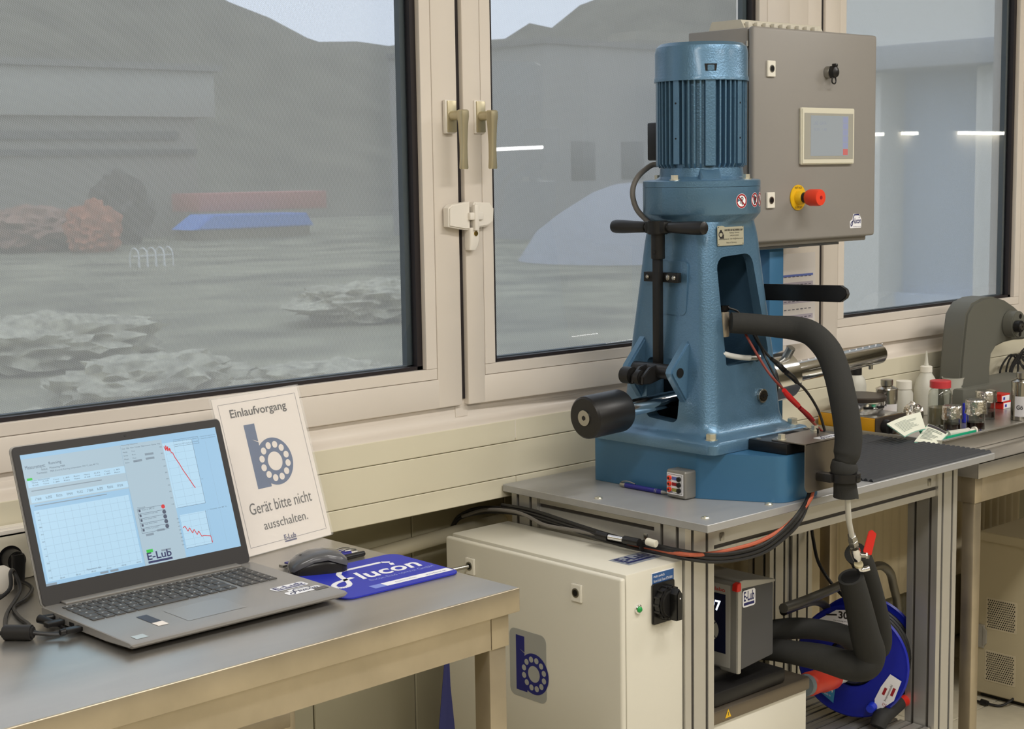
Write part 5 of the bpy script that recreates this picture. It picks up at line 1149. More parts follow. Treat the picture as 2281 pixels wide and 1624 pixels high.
lead('grey_cable', [at(1030, 1150, 0, 2.308), at(1080, 1136, 0, 2.308), at(1140, 1139, 0, 2.306), at(1175, 1150, 0, 2.306), at(1215, 1170, 0, 2.303), at(1290, 1183, 0, 2.306), at(1350, 1196, 0, 2.3135)], .0042, grc_m, 'grey cable in the bundle behind the light grey cabinet')
lead('orange_cable', [at(1400, 1211, 0, 2.3135), at(1470, 1226, 0, 2.3135), at(1535, 1236, 0, 2.318)]+[at(x, y, 1, v) for x, y, v in ((1585, 1233, 2.005), (1640, 1222, 1.99), (1690, 1207, 1.975), (1740, 1180, 1.96), (1775, 1150, 1.95), (1806, 1110, 1.954), (1812, 1080, 1.962))], .0045, orgc_m, 'orange-brown cable rising from the bundle to the bracket')
cp = thing('cable_connectors', 'black coaxial plugs with metal collars on the cable bundle', 'connector', tuple(at(1385, 1195, 0, 2.30)))
for (xa, ya, xb, yb, r, m, nm) in ((1330, 1190, 1356, 1197, .0085, blackp_m, 'plug_shell'), (1356, 1196, 1388, 1202, .0058, chrome_m, 'metal_collar'), (1390, 1202, 1425, 1209, .0085, blackp_m, 'plug_shell'), (1441, 1206, 1462, 1212, .0078, mat('cream_sleeve', srgb(220, 216, 200), .4), 'white_sleeve')):
    g = G(); g.cyl(at(xa, ya, 0, 2.297), at(xb, yb, 0, 2.299), r, seg=16, bev=.001); g.obj(nm, m, cp)
g = G(); a = at(1433, 1216, 0, 2.311); g.lathe([(.010, -.002), (.012, -.002), (.012, .002), (.010, .002)], a, (0, 1, -.25), 20); g.obj('cable_tie', blackp_m, cp)
lead('thin_cable', [A(1808, 1178, 2.45), A(1812, 1205, 2.45), A(1822, 1250, 2.42), A(1845, 1290, 2.38), A(1875, 1325, 2.35), A(1900, 1350, 2.33)], .0045, blkc_m, 'black cable hanging behind the cable reel down from the table')
# instrument box and pen on the plate
jb = thing('connector_box', 'small grey box with red and black sockets leaning on the blue plinth', 'box', (2.49, 2.17, TZ))
ja = (V((2.470, 2.150, TZ))); Mj = Matrix.Translation(ja) @ Matrix.Rotation(math.radians(-2), 4, 'Z')
g = G(); g.box(0, .046, 0, .056, .001, .062, .005, 3, M=Mj); g.obj('housing', mat('cast_grey', srgb(140, 138, 132), .42, .5), jb)
Fj = Mj @ LEFT((-.0002, .056, 0)); 
g = G(); g.prism([(.003, .009), (.050, .009), (.050, .055), (.003, .055)], Fj, .0007); g.obj('front_label', padw_m, jb)
g = G(); g.line(Fj, [(.006, .012), (.047, .012), (.047, .052), (.006, .052), (.006, .012)], .0008, .0009); g.obj('label_border', ink_m, jb, smooth=False)
for k, (cm, z) in enumerate((('print_blue', .044), ('sign_red', .0315), ('olive', .019))):
    m_ = MATS.get(cm) or mat('olive_print', srgb(150, 150, 80), .5)
    g = G(); g.rect(Fj, .018, .036, z-.004, z+.0035, .0009); g.obj('colour_field', m_, jb, smooth=False)
    for u, mm, nm in ((.0125, org_m, 'red_socket'), (.0400, blackp_m, 'black_socket')):
        p = Fj @ V((u, z, .0005)); q = Fj @ V((u, z, .0065)); g = G(); g.cyl(p, q, .0052, seg=18, bev=.0008); o = g.obj(nm, mm, jb)
        g = G(); g.cyl(Fj @ V((u, z, .0064)), Fj @ V((u, z, .0068)), .0024, seg=12); g.obj('socket_hole', blackd_m, o)
elub(Fj, .008, .0128, .012, .0035, .0009, dnavy_m, jb)
pen('ballpoint_pen', 'dark blue ballpoint pen lying against the blue plinth beside the connector box', (2.484, 2.350, TZ+.0058), (2.4835, 2.212, TZ+.0058), .0055, MATS['pen_blue'], satin_m)

# ================================================================ UNDER THE PROFILE TABLE
sb = thing('cooling_bath', 'white refrigeration unit with steel lid under the profile table, thermostat on top', 'bath', (2.65, 2.25, .22))
g = G(); g.box(2.445, 2.816, 2.088, 2.45, .222, .418, .003); g.obj('housing', mat('white_enamel', srgb(216, 212, 198), .45), sb)
g = G(); g.box(2.435, 2.822, 2.082, 2.458, .416, .447, .005); g.obj('steel_lid', mat('lid_steel', srgb(128, 118, 104), .38, .8), sb)
g = G(); Ft = FRONT((0, 2.0815, 0)); P = at(1622, 1589, 1, 2.0815); g.prism([(P.x-.010, P.z-.009), (P.x+.010, P.z-.009), (P.x, P.z+.010)], Ft, .0004); g.obj('warning_triangle', yel_m, sb)
g = G(); g.prism([(P.x-.001, P.z-.005), (P.x+.001, P.z-.005), (P.x+.001, P.z+.003), (P.x-.001, P.z+.003)], Ft @ Matrix.Translation((0, 0, .0005)), 0); g.obj('triangle_mark', ink_m, sb, smooth=False)
ju = thing('circulator', 'dark grey thermostat head with lit digits on the steel bath under the table', 'thermostat', (2.65, 2.2, .447))
g = G(); g.box(2.50, 2.748, 2.094, 2.36, .4475, .482, .008); g.box(2.52, 2.70, 2.14, 2.35, .48, .512, .006); g.obj('bath_cover', blackp_m, ju)
Fj_ = FRONT((0, 2.1, 0))
# side shell profile in the xz plane, extruded into depth
sp = [(2.592, .508), (2.708, .520), (2.708, .684), (2.640, .7065), (2.590, .690), (2.578, .55)]
g = G(); g.prism(roundpoly([(2.586, .509), (2.7085, .521), (2.7085, .6905), (2.598, .7055), (2.582, .690)], [.012, .004, .010, .014, .012], 4), FRONT((0, 2.3, 0)), .20, .002); g.obj('side_shell', mat('anthracite', srgb(70, 70, 72), .45), ju)
g = G(); g.prism(roundpoly([(2.576, .506), (2.5905, .503), (2.5945, .7105), (2.577, .7035)], [.004, .004, .006, .006], 3), FRONT((0, 2.31, 0)), .215, .002); g.prism(roundpoly([(2.586, .694), (2.7095, .688), (2.7095, .694), (2.60, .7115), (2.586, .711)], .002, 3), FRONT((0, 2.308, 0)), .212, .001); g.obj('silver_band', mat('julabo_silver', srgb(168, 166, 160), .35, .5), ju)
g = G(); g.prism(roundpoly([(2.572, .690), (2.588, .690), (2.588, .710), (2.574, .706)], .003, 3), FRONT((0, 2.107, 0)), .014, .001); g.obj('red_corner', redp_m, ju)
Lf = LEFT((2.5755, 0, 0))
g = G(); g.prism([(-2.30, .515), (-2.115, .515), (-2.115, .700), (-2.30, .700)], LEFT((2.5765, 0, 0)), .0008); fr_ = g.obj('control_front', mat('front_silver', srgb(186, 184, 178), .4, .2), ju)
g = G(); g.prism([(-2.29, .545), (-2.127, .545), (-2.127, .678), (-2.29, .678)], Lf, .0006); g.obj('display_glass', mat('display_navy', srgb(16, 20, 52), .15), ju)
g = G(); g.text(Lf, 'Julabo', -2.172, .681, .044, .011, .0007); g.obj('lettering', redp_m, ju, smooth=False)
g = G(); g.text(Lf, '35.97', -2.212, .638, .072, .024, .0009, bold=.02); g.obj('digits', led_m, ju, smooth=False)
g = G(); g.disc(Lf, -2.172, .594, .026, .0009, 32, r2=.010); g.obj('key_ring', mat('key_grey', srgb(176, 176, 170), .4), ju, smooth=False)
g = G(); g.disc(Lf, -2.172, .594, .007, .0010, 20)
for k in range(4): a = PI/4+PI/2*k; g.line(Lf, [(-2.172+.009*math.cos(a), .594+.009*math.sin(a)), (-2.172+.027*math.cos(a), .594+.027*math.sin(a))], .002, .0011)
g.obj('key_marks', MATS['display_navy'], ju, smooth=False)
Me = FRONT((0, 2.0998, 0)); g = G(); P = at(1656, 1358, 1, 2.0998)
g.prism(rrect(P.x-.004, P.x+.040, P.z+.004, P.z+.042, .006), Me @ Matrix.Translation((0, 0, .0006)), .0004); stk = g.obj('label_sticker', padw_m, ju)
elub(Me, P.x, P.z+.008, .036, .031, .0014, dnavy_m, stk)

# cable reel
rx0 = A(1900, 1472, 2.20); RN = V((-.955, -.296, .0)).normalized(); ru = V((-RN.y, RN.x, 0)).normalized()*-1; 
re = thing('cable_reel', 'blue cable reel with steel tube stand and black cable on the lower shelf', 'cable reel', (rx0.x, rx0.y, .221))
MR = FR(rx0, V((0, 0, 1)).cross(RN)*1.0, (0, 0, 1)); R_ = .143
g = G(); g.disc(MR, 0, 0, R_, 0, 56)
tmp = G(); 
def ringp(r0, r1, z, h, m, nm, seg=56):
    g = G(); g.lathe([(r1, z), (r0, z), (r0, z+h), (r1, z+h), (r1, z)][:4], rx0, RN, seg); return g.obj(nm, m, re)
g.bm.free()
def flange(z0, nm):
    g = G(); tb = bmesh.new(); prof = [(.062, z0), (.062, z0+.010), (.070, z0+.012), (.130, z0+.006), (R_-.004, z0+.008), (R_, z0+.004), (R_-.003, z0-.002), (.13, z0-.002), (.062, z0)]
    seg = 64; rings = [[tb.verts.new((r*math.cos(2*PI*k/seg), r*math.sin(2*PI*k/seg), z)) for k in range(seg)] for r, z in prof[:-1]]
    for a, b in zip(rings, rings[1:]+rings[:1]):
        for k in range(seg): tb.faces.new((a[k], a[(k+1) % seg], b[(k+1) % seg], b[k]))
    bmesh.ops.recalc_face_normals(tb, faces=tb.faces[:]); g.add(tb, MR); return g.obj(nm, reel_m, re, ang=40)
f1 = flange(0, 'front_flange'); flange(-.105, 'back_flange')
g = G(); g.lathe([(.061, -.10), (.061, .0)], rx0, RN, 40); g.obj('hub_drum', blackp_m, re)
g = G(); g.lathe([(.055, -.01), (.055, .012), (.048, .030), (.02, .034), (0, .034)], rx0, RN, 40); g.obj('socket_plate', mat('reel_hub', srgb(34, 36, 60), .4), re)
for k in range(6):
    for j in range(2):
        g = G(); c_ = rx0-RN*(.012+.0165*k); rr = .118-.013*j
        pts = [c_+(MR.to_3x3() @ V((math.cos(a), math.sin(a), 0)))*rr for a in [2*PI*i/36 for i in range(37)]]; g.tube(pts, .0075, seg=8, sm=1); g.obj('cable_turn', mat('reel_cable', srgb(24, 24, 26), .5), re)
g = G(); g.cyl(MR @ V((.055, -.105, .008)), MR @ V((.055, -.105, .036)), .0125, .010, 20, .002); g.obj('crank_knob', mat('reel_light_blue', srgb(30, 52, 190), .35), re)
# stickers
def arcpoly(a0, a1, r0, r1, n=10): return [(r1*math.cos(math.radians(a0+(a1-a0)*k/n)), r1*math.sin(math.radians(a0+(a1-a0)*k/n))) for k in range(n+1)]+[(r0*math.cos(math.radians(a1+(a0-a1)*k/n)), r0*math.sin(math.radians(a1+(a0-a1)*k/n))) for k in range(n+1)]
Mr2 = MR @ Matrix.Translation((0, 0, .0125))
g = G(); g.prism([(-.088, .096), (-.040, .128), (.030, .1365), (.060, .110), (.0, .090), (-.045, .082)], Mr2, .0005); s1_ = g.obj('length_sticker', padw_m, re)
g = G(); g.text(Mr2, '30 m', -.034, .1075, .052, .019, .0008, bold=.03); g.line(Mr2, [(-.066, .113), (-.038, .116)], .0042, .0008); g.text(Mr2, 'Fahrleitung ohne Trommel', -.046, .099, .06, .004, .0008); g.text(Mr2, 'Caution: fully unwind', -.036, .092, .05, .004, .0008); g.obj('lettering', ink_m, s1_, smooth=False)
g = G(); g.prism([(.060, -.122), (.108, -.082), (.126, -.030), (.098, -.016), (.076, -.050), (.060, -.085)], Mr2, .0005); s2_ = g.obj('brand_sticker', padw_m, re)
g = G(); Mt = Mr2 @ Matrix.Translation((.088, -.078, 0)) @ Matrix.Rotation(math.radians(68), 4, 'Z')
g.rect(Mt, .004, .024, .006, .013, .0008); g.rect(Mt, .012, .034, -.013, -.006, .0008); g.text(Mt, 'CE', -.022, -.008, .008, .010, .0008); g.obj('red_bars', MATS['sign_red'], s2_, smooth=False)
g = G(); g.text(Mt, 'brennenstuhl', -.008, -.003, .046, .006, .0008); g.obj('brand_lettering', ink_m, s2_, smooth=False)
g = G(); g.prism([(-.085, -.085), (-.045, -.112), (-.040, -.070), (-.062, -.060)], Mr2, .0005); s3_ = g.obj('info_sticker', mat('cyan_print', srgb(70, 150, 200), .4), re)
g = G(); Mt = Mr2 @ Matrix.Translation((-.072, -.090, 0)) @ Matrix.Rotation(math.radians(-20), 4, 'Z'); g.text(Mt, 'IP44', 0, .012, .022, .009, .0008, bold=.02); g.text(Mt, 'Made in', 0, 0, .02, .006, .0008); g.obj('info_lettering', padw_m, s3_, smooth=False)
# tube stand
g = G(); g.tube([A(1745, 1355, 2.10), A(1800, 1335, 2.13), A(1880, 1300, 2.17), A(1935, 1268, 2.21), A(1962, 1260, 2.23), A(1982, 1275, 2.24), A(1990, 1305, 2.25), A(1998, 1345, 2.26), A(2002, 1440, 2.27), A(2000, 1560, 2.27)], .0112, seg=14, sm=5); g.tube([A(1745, 1362, 2.22), A(1790, 1345, 2.24), A(1820, 1340, 2.26), A(1842, 1356, 2.28), A(1850, 1400, 2.30)], .0105, seg=14, sm=5); g.obj('tube_stand', metaltube, re)
g = G(); a = A(1965, 1597, 2.12); b = A(2003, 1565, 2.12); g.tube([a+V((-.02, 0, -.02)), a, b], [.020, .022, .019], seg=20, sm=3); g.obj('handle_grip', mat('rubber_grip', srgb(36, 36, 36), .7), re)
g = G(); g.tube([b, A(2018, 1560, 2.12)], [.0145, .0145], seg=16, sm=1); g.obj('red_plug_end', redp_m, re)
# red CEE plug
ce = thing('three_phase_plug', 'orange-red three-phase plug in front of the cable reel', 'plug', tuple(A(1830, 1515, 2.05)))
pa, pb, pc_ = A(1796, 1526, 2.17), A(1853, 1507, 2.20), A(1892, 1500, 2.225)
d = (pb-pa).normalized(); L = (pb-pa).length
g = G(); g.lathe([(.018, 0), (.027, .010), (.029, .016), (.027, L*.55), (.031, L*.60), (.031, L*.98), (.028, L)], pa, d, 28); g.obj('plug_body', mat('cee_red', srgb(206, 62, 40), .4), ce)
g = G(); g.lathe([(.024, -.012), (.026, -.008), (.026, .004)], pa, d, 24); g.obj('cable_gland', mat('gland_grey', srgb(120, 132, 136), .5), ce)
g = G(); g.lathe([(.024, 0), (.024, (pc_-pb).length)], pb, d, 24); g.obj('plug_insert', white_m, ce)
# radiator
ra = thing('radiator', 'beige panel radiator with vertical flutes under the window', 'radiator', (3.4, 2.68, .15))
g = G(); prof = []; x = 2.45; n = 0
while x < 4.75:
    prof += [(x, 2.655), (x+.012, 2.648), (x+.028, 2.648), (x+.036, 2.655)]; x += .0445
zr0, zr1 = .285, .80
def xy(pl_, z): return [(a, b, z) for a, b in pl_]
tb = bmesh.new(); xs = prof+[(4.76, 2.70), (2.44, 2.70)]
secs = [[(a, b+(.006 if b < 2.66 else 0), z) if z in (zr0, zr1) else (a, b, z) for a, b in xs] for z in (zr0, zr0+.02, zr1-.02, zr1)]
g.loft([[(a, min(b, 2.70) if b > 2.69 else 2.6535+(b-2.655)*f, z) for a, b in xs] for z, f in ((zr0, 0), (zr0+.028, 0), (zr0+.05, 1), (zr1-.05, 1), (zr1-.028, 0), (zr1, 0))])
tb.free(); g.obj('fluted_panel', rad_m, ra, ang=25)
g = G(); g.box(2.44, 4.76, 2.645, 2.705, zr1, zr1+.008); g.obj('top_grille', rad_m, ra)
for x in (2.5, 4.7): g = G(); g.box(x, x+.02, 2.67, 2.705, .003, .3); g.obj('mounting_foot', rad_m, ra)
# lanyards hanging behind the left table
la_ = thing('lanyard', 'dark blue printed lanyards hanging under the right end of the steel table', 'lanyard', tuple(A(988, 1480, 2.25)))
bl = mat('lanyard_navy', srgb(34, 38, 92), .6)
for k, (xa, xb, w_) in enumerate(((984, 976, .012), (987, 990, .013), (985, 998, .012))):
    P = A(xa, 1478, 2.235+.006*k); Q = A(xb, 1640, 2.235+.006*k); 
    g = G(); g.prism([(0, 0), (w_*1.3, 0), (w_, (P-Q).length), (w_*.4, (P-Q).length)], FR(Q, (1, -.3, 0), (P-Q)), .0012); s_ = g.obj('strap', bl, la_)
    if k == 1:
        g = G(); g.text(FR(Q+V((.0122, -.0016, .04)), (P-Q), (-1, .3, 0)), 'flucon  E-Lub', .0, 0.002, .10, .006, .0012); g.obj('print', padw_m, la_, smooth=False)
g = G(); P = A(988, 1480, 2.235); g.tube([P, P+V((0, 0, .03))], .003, seg=8, sm=1); g.obj('hook', satin_m, la_)

# ================================================================ RIGHT STEEL TABLE AND WHAT STANDS ON IT
t3 = thing('steel_table', 'stainless steel table at the right edge carrying the tray of bottles', 'table', (3.464, 2.045, 0))
g = G(); g.box(3.464, 5.3, 2.045, 2.562, .851, .857, .0015); g.box(3.464, 5.3, 2.045, 2.049, .815, .856, .0012); g.box(3.464, 3.468, 2.047, 2.56, .815, .856, .0012); g.obj('table_top', steel_m, t3)
g = G(); g.box(3.5095, 5.25, 2.061, 2.067, .748, .825); g.obj('apron', steelf_m, t3)
g = G(); g.box(3.474, 3.480, 2.10, 2.52, .748, .825); g.obj('side_apron', steelf_m, t3)
for x0 in (3.474, 5.2):
    for y0 in (2.060, 2.50):
        g = G(); g.box(x0, x0+.035, y0, y0+.04, .748, .825, .001); g.obj('corner_bracket', steelf_m, t3)
        g = G(); g.cyl((x0+.021, y0+.022, .01), (x0+.021, y0+.022, .75), .0195, seg=24) if 0 else g.box(x0+.002, x0+.038, y0+.002, y0+.038, .012, .749, .005); g.cyl((x0+.02, y0+.02, .0045), (x0+.02, y0+.02, .014), .016, seg=14); g.obj('leg', steelf_m, t3)
tr_ = thing('steel_tray', 'shallow steel tray along the right table, full of bottles and beakers', 'tray', (3.48, 2.157, .857))
g = G(); g.box(3.475, 4.9, 2.160, 2.555, .8755, .8795); g.box(3.475, 4.9, 2.157, 2.160, .858, .898, .0008); g.box(3.475, 4.9, 2.552, 2.555, .858, .898, .0008); g.box(3.475, 3.478, 2.158, 2.555, .858, .898, .0008); g.box(3.473, 4.9, 2.150, 2.160, .897, .9, .001); g.obj('tray_pan', steel_m, tr_)
TF = .880
def X(px, y, py=900): return at(px, py, 1, y).x
def Zp(px, py, y): return at(px, py, 1, y).z
# hotplate
y0 = 2.365; x0 = X(1949, y0, 950); zt = Zp(1949, 934, y0)
hp = thing('hotplate', 'mustard yellow laboratory hotplate with dark control front in the tray', 'hotplate', (x0+.09, 2.42, TF))
g = G(); g.box(x0, x0+.140, y0, 2.549, TF+.006, zt, .002); g.obj('casing', mustard_m, hp)
g = G(); g.box(x0-.001, x0+.142, y0-.003, y0-.0002, TF+.004, zt+.002, .001); g.obj('control_front', dbrown_m, hp)
g = G(); g.box(x0+.004, x0+.136, y0+.004, 2.545, zt, zt+.0025, .001); g.obj('top_sheet', satin_m, hp)
for a in (.02, .12):
    for b in (2.39, 2.53):
        g = G(); g.cyl((x0+a, b, TF), (x0+a, b, TF+.008), .009, seg=12); g.obj('foot', blackp_m, hp)
cx, cy = x0+.068, 2.462
g = G(); g.lathe([(.050, zt+.002), (.050, zt+.010), (.066, zt+.012), (.070, zt+.030), (.070, zt+.036), (.066, zt+.040)], (cx, cy, 0), seg=48); g.obj('chrome_ring', chrome_m, hp)
g = G(); g.lathe([(.072, zt+.036), (.073, zt+.046), (.070, zt+.049), (0, zt+.049)], (cx, cy, 0), seg=48); g.obj('heating_plate', dbrown_m, hp)
for a in (200, 235, 270, 310):
    an = math.radians(a); p = V((cx+.0695*math.cos(an), cy+.0695*math.sin(an), zt+.022)); M_ = FR(p, (-math.sin(an), math.cos(an), 0), (0, 0, 1)); g = G(); g.prism(rrect(-.014, .014, -.003, .003, .0028), M_, .0012); g.obj('vent_slot', blackd_m, hp)
g = G(); g.cyl((x0+.040, y0-.003, zt-.024), (x0+.040, y0-.020, zt-.024), .020, .018, 28, .001); g.box(x0+.037, x0+.043, y0-.030, y0-.018, zt-.040, zt-.008, .001); g.obj('control_knob', blackp_m, hp)
def vessel(name, label, cat, px, y, prof_mm, m, part='body', extra=None, base=TF, group=None):
    x = X(px, y); t = thing(name, label, cat, (x, y, base), 0, group)
    g = G(); g.lathe([(r/1000, z/1000) for r, z in prof_mm], (x, y, base), seg=36); g.obj(part, m, t)
    for nm, pr_, mm in (extra or []):
        g = G(); g.lathe([(r/1000, z/1000) for r, z in pr_], (x, y, base), seg=36); g.obj(nm, mm, t)
    return t, x
can_m = mat('tinplate', srgb(190, 186, 178), .16, 1)
def can(px, y, h, label, txt):
    t, x = vessel('screw_can', label, 'can', px, y, [(29, 0), (30, 1), (30, h-18), (31, h-17), (30, h-15), (17, h-9), (15, h-8), (15, h-5)], can_m, extra=[('screw_cap', [(17, h-6), (17, h+8), (16, h+9), (0, h+9)], satin_m)])
    g = G(); a0 = math.radians(226); R_ = .0304; segs = 14; tb = bmesh.new(); prev = None
    z0, z1 = TF+.012, TF+h/1000*.55
    for k in range(segs+1):
        a = a0-.95+1.9*k/segs; p = [(x+R_*math.cos(a), y+R_*math.sin(a), z) for z in (z0, z1)]; vv_ = [tb.verts.new(q) for q in p]
        if prev: tb.faces.new((prev[0], vv_[0], vv_[1], prev[1]))
        prev = vv_
    g.add(tb); lb = g.obj('label', mat('can_label', srgb(206, 204, 206), .5), t)
    zc = TF+h/1000*.30; M_ = Matrix(); g = G(); g.text(FR((0, 0, 0)), txt, -.024, -.006, .048, .0125, 0, bold=.03)
    for v in g.bm.verts: a = a0+v.co.x/.0307; v.co = V((x+.0307*math.cos(a), y+.0307*math.sin(a), zc+v.co.z))
    g.obj('lettering', ink_m, lb, smooth=False)
can(1975, 2.44, 126, 'metal screw-top can labelled Gö F 56 behind the hotplate', 'Gö F 56')
can(2276, 2.24, 126, 'metal screw-top can labelled Gö F at the right picture edge', 'Gö F 58')
vessel('reagent_bottle', 'white bottle with black cap standing behind the heating plate', 'bottle', 1905, 2.53, [(28, 0), (30, 2), (30, 115), (26, 132), (16, 144)], milk_m, extra=[('cap', [(17.5, 141), (17.5, 174), (16, 176), (0, 176)], blackp_m)])
vessel('plastic_jar', 'milky plastic jar with white lid behind the metal can', 'jar', 2013, 2.48, [(24, 0), (26, 2), (26, 78), (20, 88), (19, 92)], milk_m, extra=[('lid', [(22, 90), (22, 112), (21, 113), (0, 113)], white_m)])
vessel('squeeze_bottle', 'milky squeeze bottle with long pointed nozzle', 'bottle', 2062, 2.50, [(32, 0), (34, 3), (34, 75), (28, 100), (17, 118), (15, 124)], milk_m, extra=[('cap', [(17.5, 122), (17.5, 138), (15, 140), (8, 141)], white_m), ('nozzle', [(8, 140), (5.5, 150), (2, 180), (1.2, 184), (0, 184)], milk_m)])
t, x = vessel('preserving_jar', 'clear jar with red lid half full of cloudy oil', 'jar', 2094, 2.36, [(30, 0), (33, 3), (33, 84), (31, 93), (26, 100), (26, 106), (25, 106), (25, 99), (30, 92), (32, 83), (32, 4), (0, 3)], glassy, 'glass', extra=[('cloudy_content', [(31.5, 4), (31.5, 50), (0, 50)], amber_m), ('red_lid', [(29, 105), (29, 123), (27, 125), (0, 125)], mat('lid_red', srgb(196, 60, 66), .35))])
vessel('measuring_beaker', 'translucent plastic measuring beaker behind the red-lidded jar', 'beaker', 2122, 2.46, [(24, 0), (26, 2), (31, 98), (33, 102), (31, 102), (29, 98), (24, 3), (0, 3)], milk_m)
def beaker(px, y, r, h, label, liq, fh):
    t, x = vessel('foil_covered_beaker', label, 'beaker', px, y, [(r-2, 0), (r, 2), (r, h), (r-1, h), (r-1, 3), (0, 2.5)], glassy, 'glass', extra=[('oil_content', [(r-1.2, 3), (r-1.2, 3+liq), (0, 3+liq)], brownliq_m)], group='foil-covered beakers in the tray')
    g = G(); tb = bmesh.new(); rings = []; seg = 26; rnd = random.Random(px)
    for i, (rr, z) in enumerate(((0, h+1), (r*.7, h+1.5), (r+1.5, h+1), (r+2.5, h-3), (r+3, h-fh*.4), (r+3, h-fh*.75), (r+4, h-fh))):
        if rr == 0: rings.append([tb.verts.new((x, y, TF+z/1000))]); continue
        rings.append([tb.verts.new((x+(rr+rnd.uniform(-1, 2.2)*(i > 2))/1000*math.cos(2*PI*k/seg), y+(rr+rnd.uniform(-1, 2.2)*(i > 2))/1000*math.sin(2*PI*k/seg), TF+(z+rnd.uniform(-4, 4)*(i > 4)+rnd.uniform(-.6, .6))/1000)) for k in range(seg)])
    for a, b in zip(rings, rings[1:]):
        for k in range(seg):
            if len(a) == 1: tb.faces.new((a[0], b[k], b[(k+1) % seg]))
            else: tb.faces.new((a[k], b[k], b[(k+1) % seg], a[(k+1) % seg]))
    g.add(tb); g.obj('foil_cover', silver_m, t, ang=15)
beaker(2121, 2.29, 23, 66, 'small beaker with dark oil and foil cover, left one at the tray front', 14, 34)
beaker(2174, 2.245, 25, 82, 'beaker with dark oil and foil cover, middle one at the tray front', 18, 38)
beaker(2196, 2.33, 26, 78, 'tall beaker with dark oil and foil cover standing behind the others', 16, 28)
beaker(2150, 2.50, 20, 62, 'foil-covered beaker at the back beside the measuring beaker', 5, 32)
def lump(name, label, cat, px, py, y, sx, sz, m, seed):
    P = A(px, py, y); rnd = random.Random(seed); tb = bmesh.new(); bmesh.ops.create_icosphere(tb, subdivisions=3, radius=1)
    for v in tb.verts:
        k = 1+rnd.uniform(-.14, .14); v.co = V((v.co.x*sx*k, v.co.y*sx*.8*k, max(v.co.z*k, -.9)*sz))
    g = G(); g.add(tb, Matrix.Translation((P.x, y, TF+sz*.9))); return tag(g.obj(name, m, ang=15), label, cat)
lump('foil_ball', 'crumpled ball of aluminium foil behind the open pouches', 'foil', 2034, 920, 2.40, .030, .036, silver_m, 3)
for k, (px, z0, lb) in enumerate(((2226, 0, 'lower small white and red carton behind the beakers'), (2222, .0225, 'upper small white and red carton behind the beakers'))):
    x = X(px, 2.40); t = thing('small_carton', lb, 'box', (x, 2.40, TF+z0), .25*k)
    g = G(); g.box(x-.024, x+.024, 2.375, 2.425, TF+z0, TF+z0+.022, .0008); g.obj('carton', padw_m, t)
    g = G(); g.box(x-.0243, x+.0243, 2.3746, 2.4254, TF+z0+.0175, TF+z0+.0222); g.box(x-.0243, x-.020, 2.3745, 2.4255, TF+z0, TF+z0+.0222); g.obj('red_band', redp_m, t)
    g = G(); g.rect(FRONT((x, 2.3744, TF+z0)), -.012, -.002, .005, .013); g.obj('blue_mark', pad_m, t, smooth=False)
x = X(2148, 2.33); t = thing('blue_marker_pen', 'small blue pen standing among the beakers', 'pen', (x, 2.33, TF)); g = G(); g.cyl((x, 2.33, TF), (x, 2.33, TF+.045), .0065, seg=16, bev=.001); g.obj('barrel', pad_m, t); g = G(); g.cyl((x, 2.33, TF+.045), (x, 2.33, TF+.055), .005, seg=16, bev=.001); g.obj('cap', pad_m, t)
x = X(2246, 2.44); t = thing('amber_dish', 'amber glass dish at the back of the tray', 'dish', (x, 2.44, TF)); g = G(); g.lathe([(.028, 0), (.032, .004), (.034, .03), (.032, .03), (.029, .006), (0, .005)], (x, 2.44, TF), seg=32); g.obj('bowl', mat('amber_glass', srgb(190, 150, 40), .1, trans=.5), t)
# sterile pouches with printed paper backs
def pouch(pts, lift, label, header, seed):
    """pts: 4 surveyed corners (px,py,y); slightly curled sheet"""
    P = [A(*p) for p in pts]; n = 8; rnd = random.Random(seed); t = thing('sterile_pouch', label, 'packaging', tuple(sum(P, V())/4), 0, None)
    def S_(u, v):
        p = (P[0]*(1-u)+P[1]*u)*(1-v)+(P[3]*(1-u)+P[2]*u)*v; return p+V((0, 0, lift*4*u*(1-u)*.6))
    def grid(u0, u1, v0, v1, off):
        tb = bmesh.new(); vv_ = [[tb.verts.new(S_(u0+(u1-u0)*i/n, v0+(v1-v0)*j/n)+V((0, -.0003, off))) for j in range(n+1)] for i in range(n+1)]
        for i in range(n):
            for j in range(n): tb.faces.new((vv_[i][j], vv_[i+1][j], vv_[i+1][j+1], vv_[i][j+1]))
        return tb
    g = G(); g.add(grid(0, 1, 0, 1, 0)); g.obj('paper_back', mat('pouch_paper', srgb(222, 224, 208), .6), t)
    g = G(); g.add(grid(0, 1, 0, 1, -.0025)); g.obj('film_side', mat('pouch_film', srgb(150, 206, 190), .3), t)
    g = G()
    for k in range(9): g.add(grid(.12, .12+rnd.uniform(.3, .75), .22+.07*k, .245+.07*k, .0009))
    g.obj('small_print', mat('pale_print', srgb(140, 150, 140), .6), t)
    if header: g = G(); g.add(grid(.04, .96, .03, .14, .0012)); g.obj('dark_header', mat('header_ink', srgb(60, 56, 62), .5), t)
pouch([(1975, 944, 2.215), (2050, 918, 2.225), (2062, 955, 2.190), (2015, 972, 2.172)], .006, 'opened sterile pouch leaning on the hotplate, its paper back curling up', False, 1)
pouch([(2068, 944, 2.235), (2112, 965, 2.185), (2086, 992, 2.165), (2036, 984, 2.170)], .004, 'sterile pouch with dark printed header lying at the tray front', True, 2)
t = thing('green_tray_lid', 'flat green plastic lid under the sterile pouches', 'lid', tuple(A(2110, 968, 2.19)))
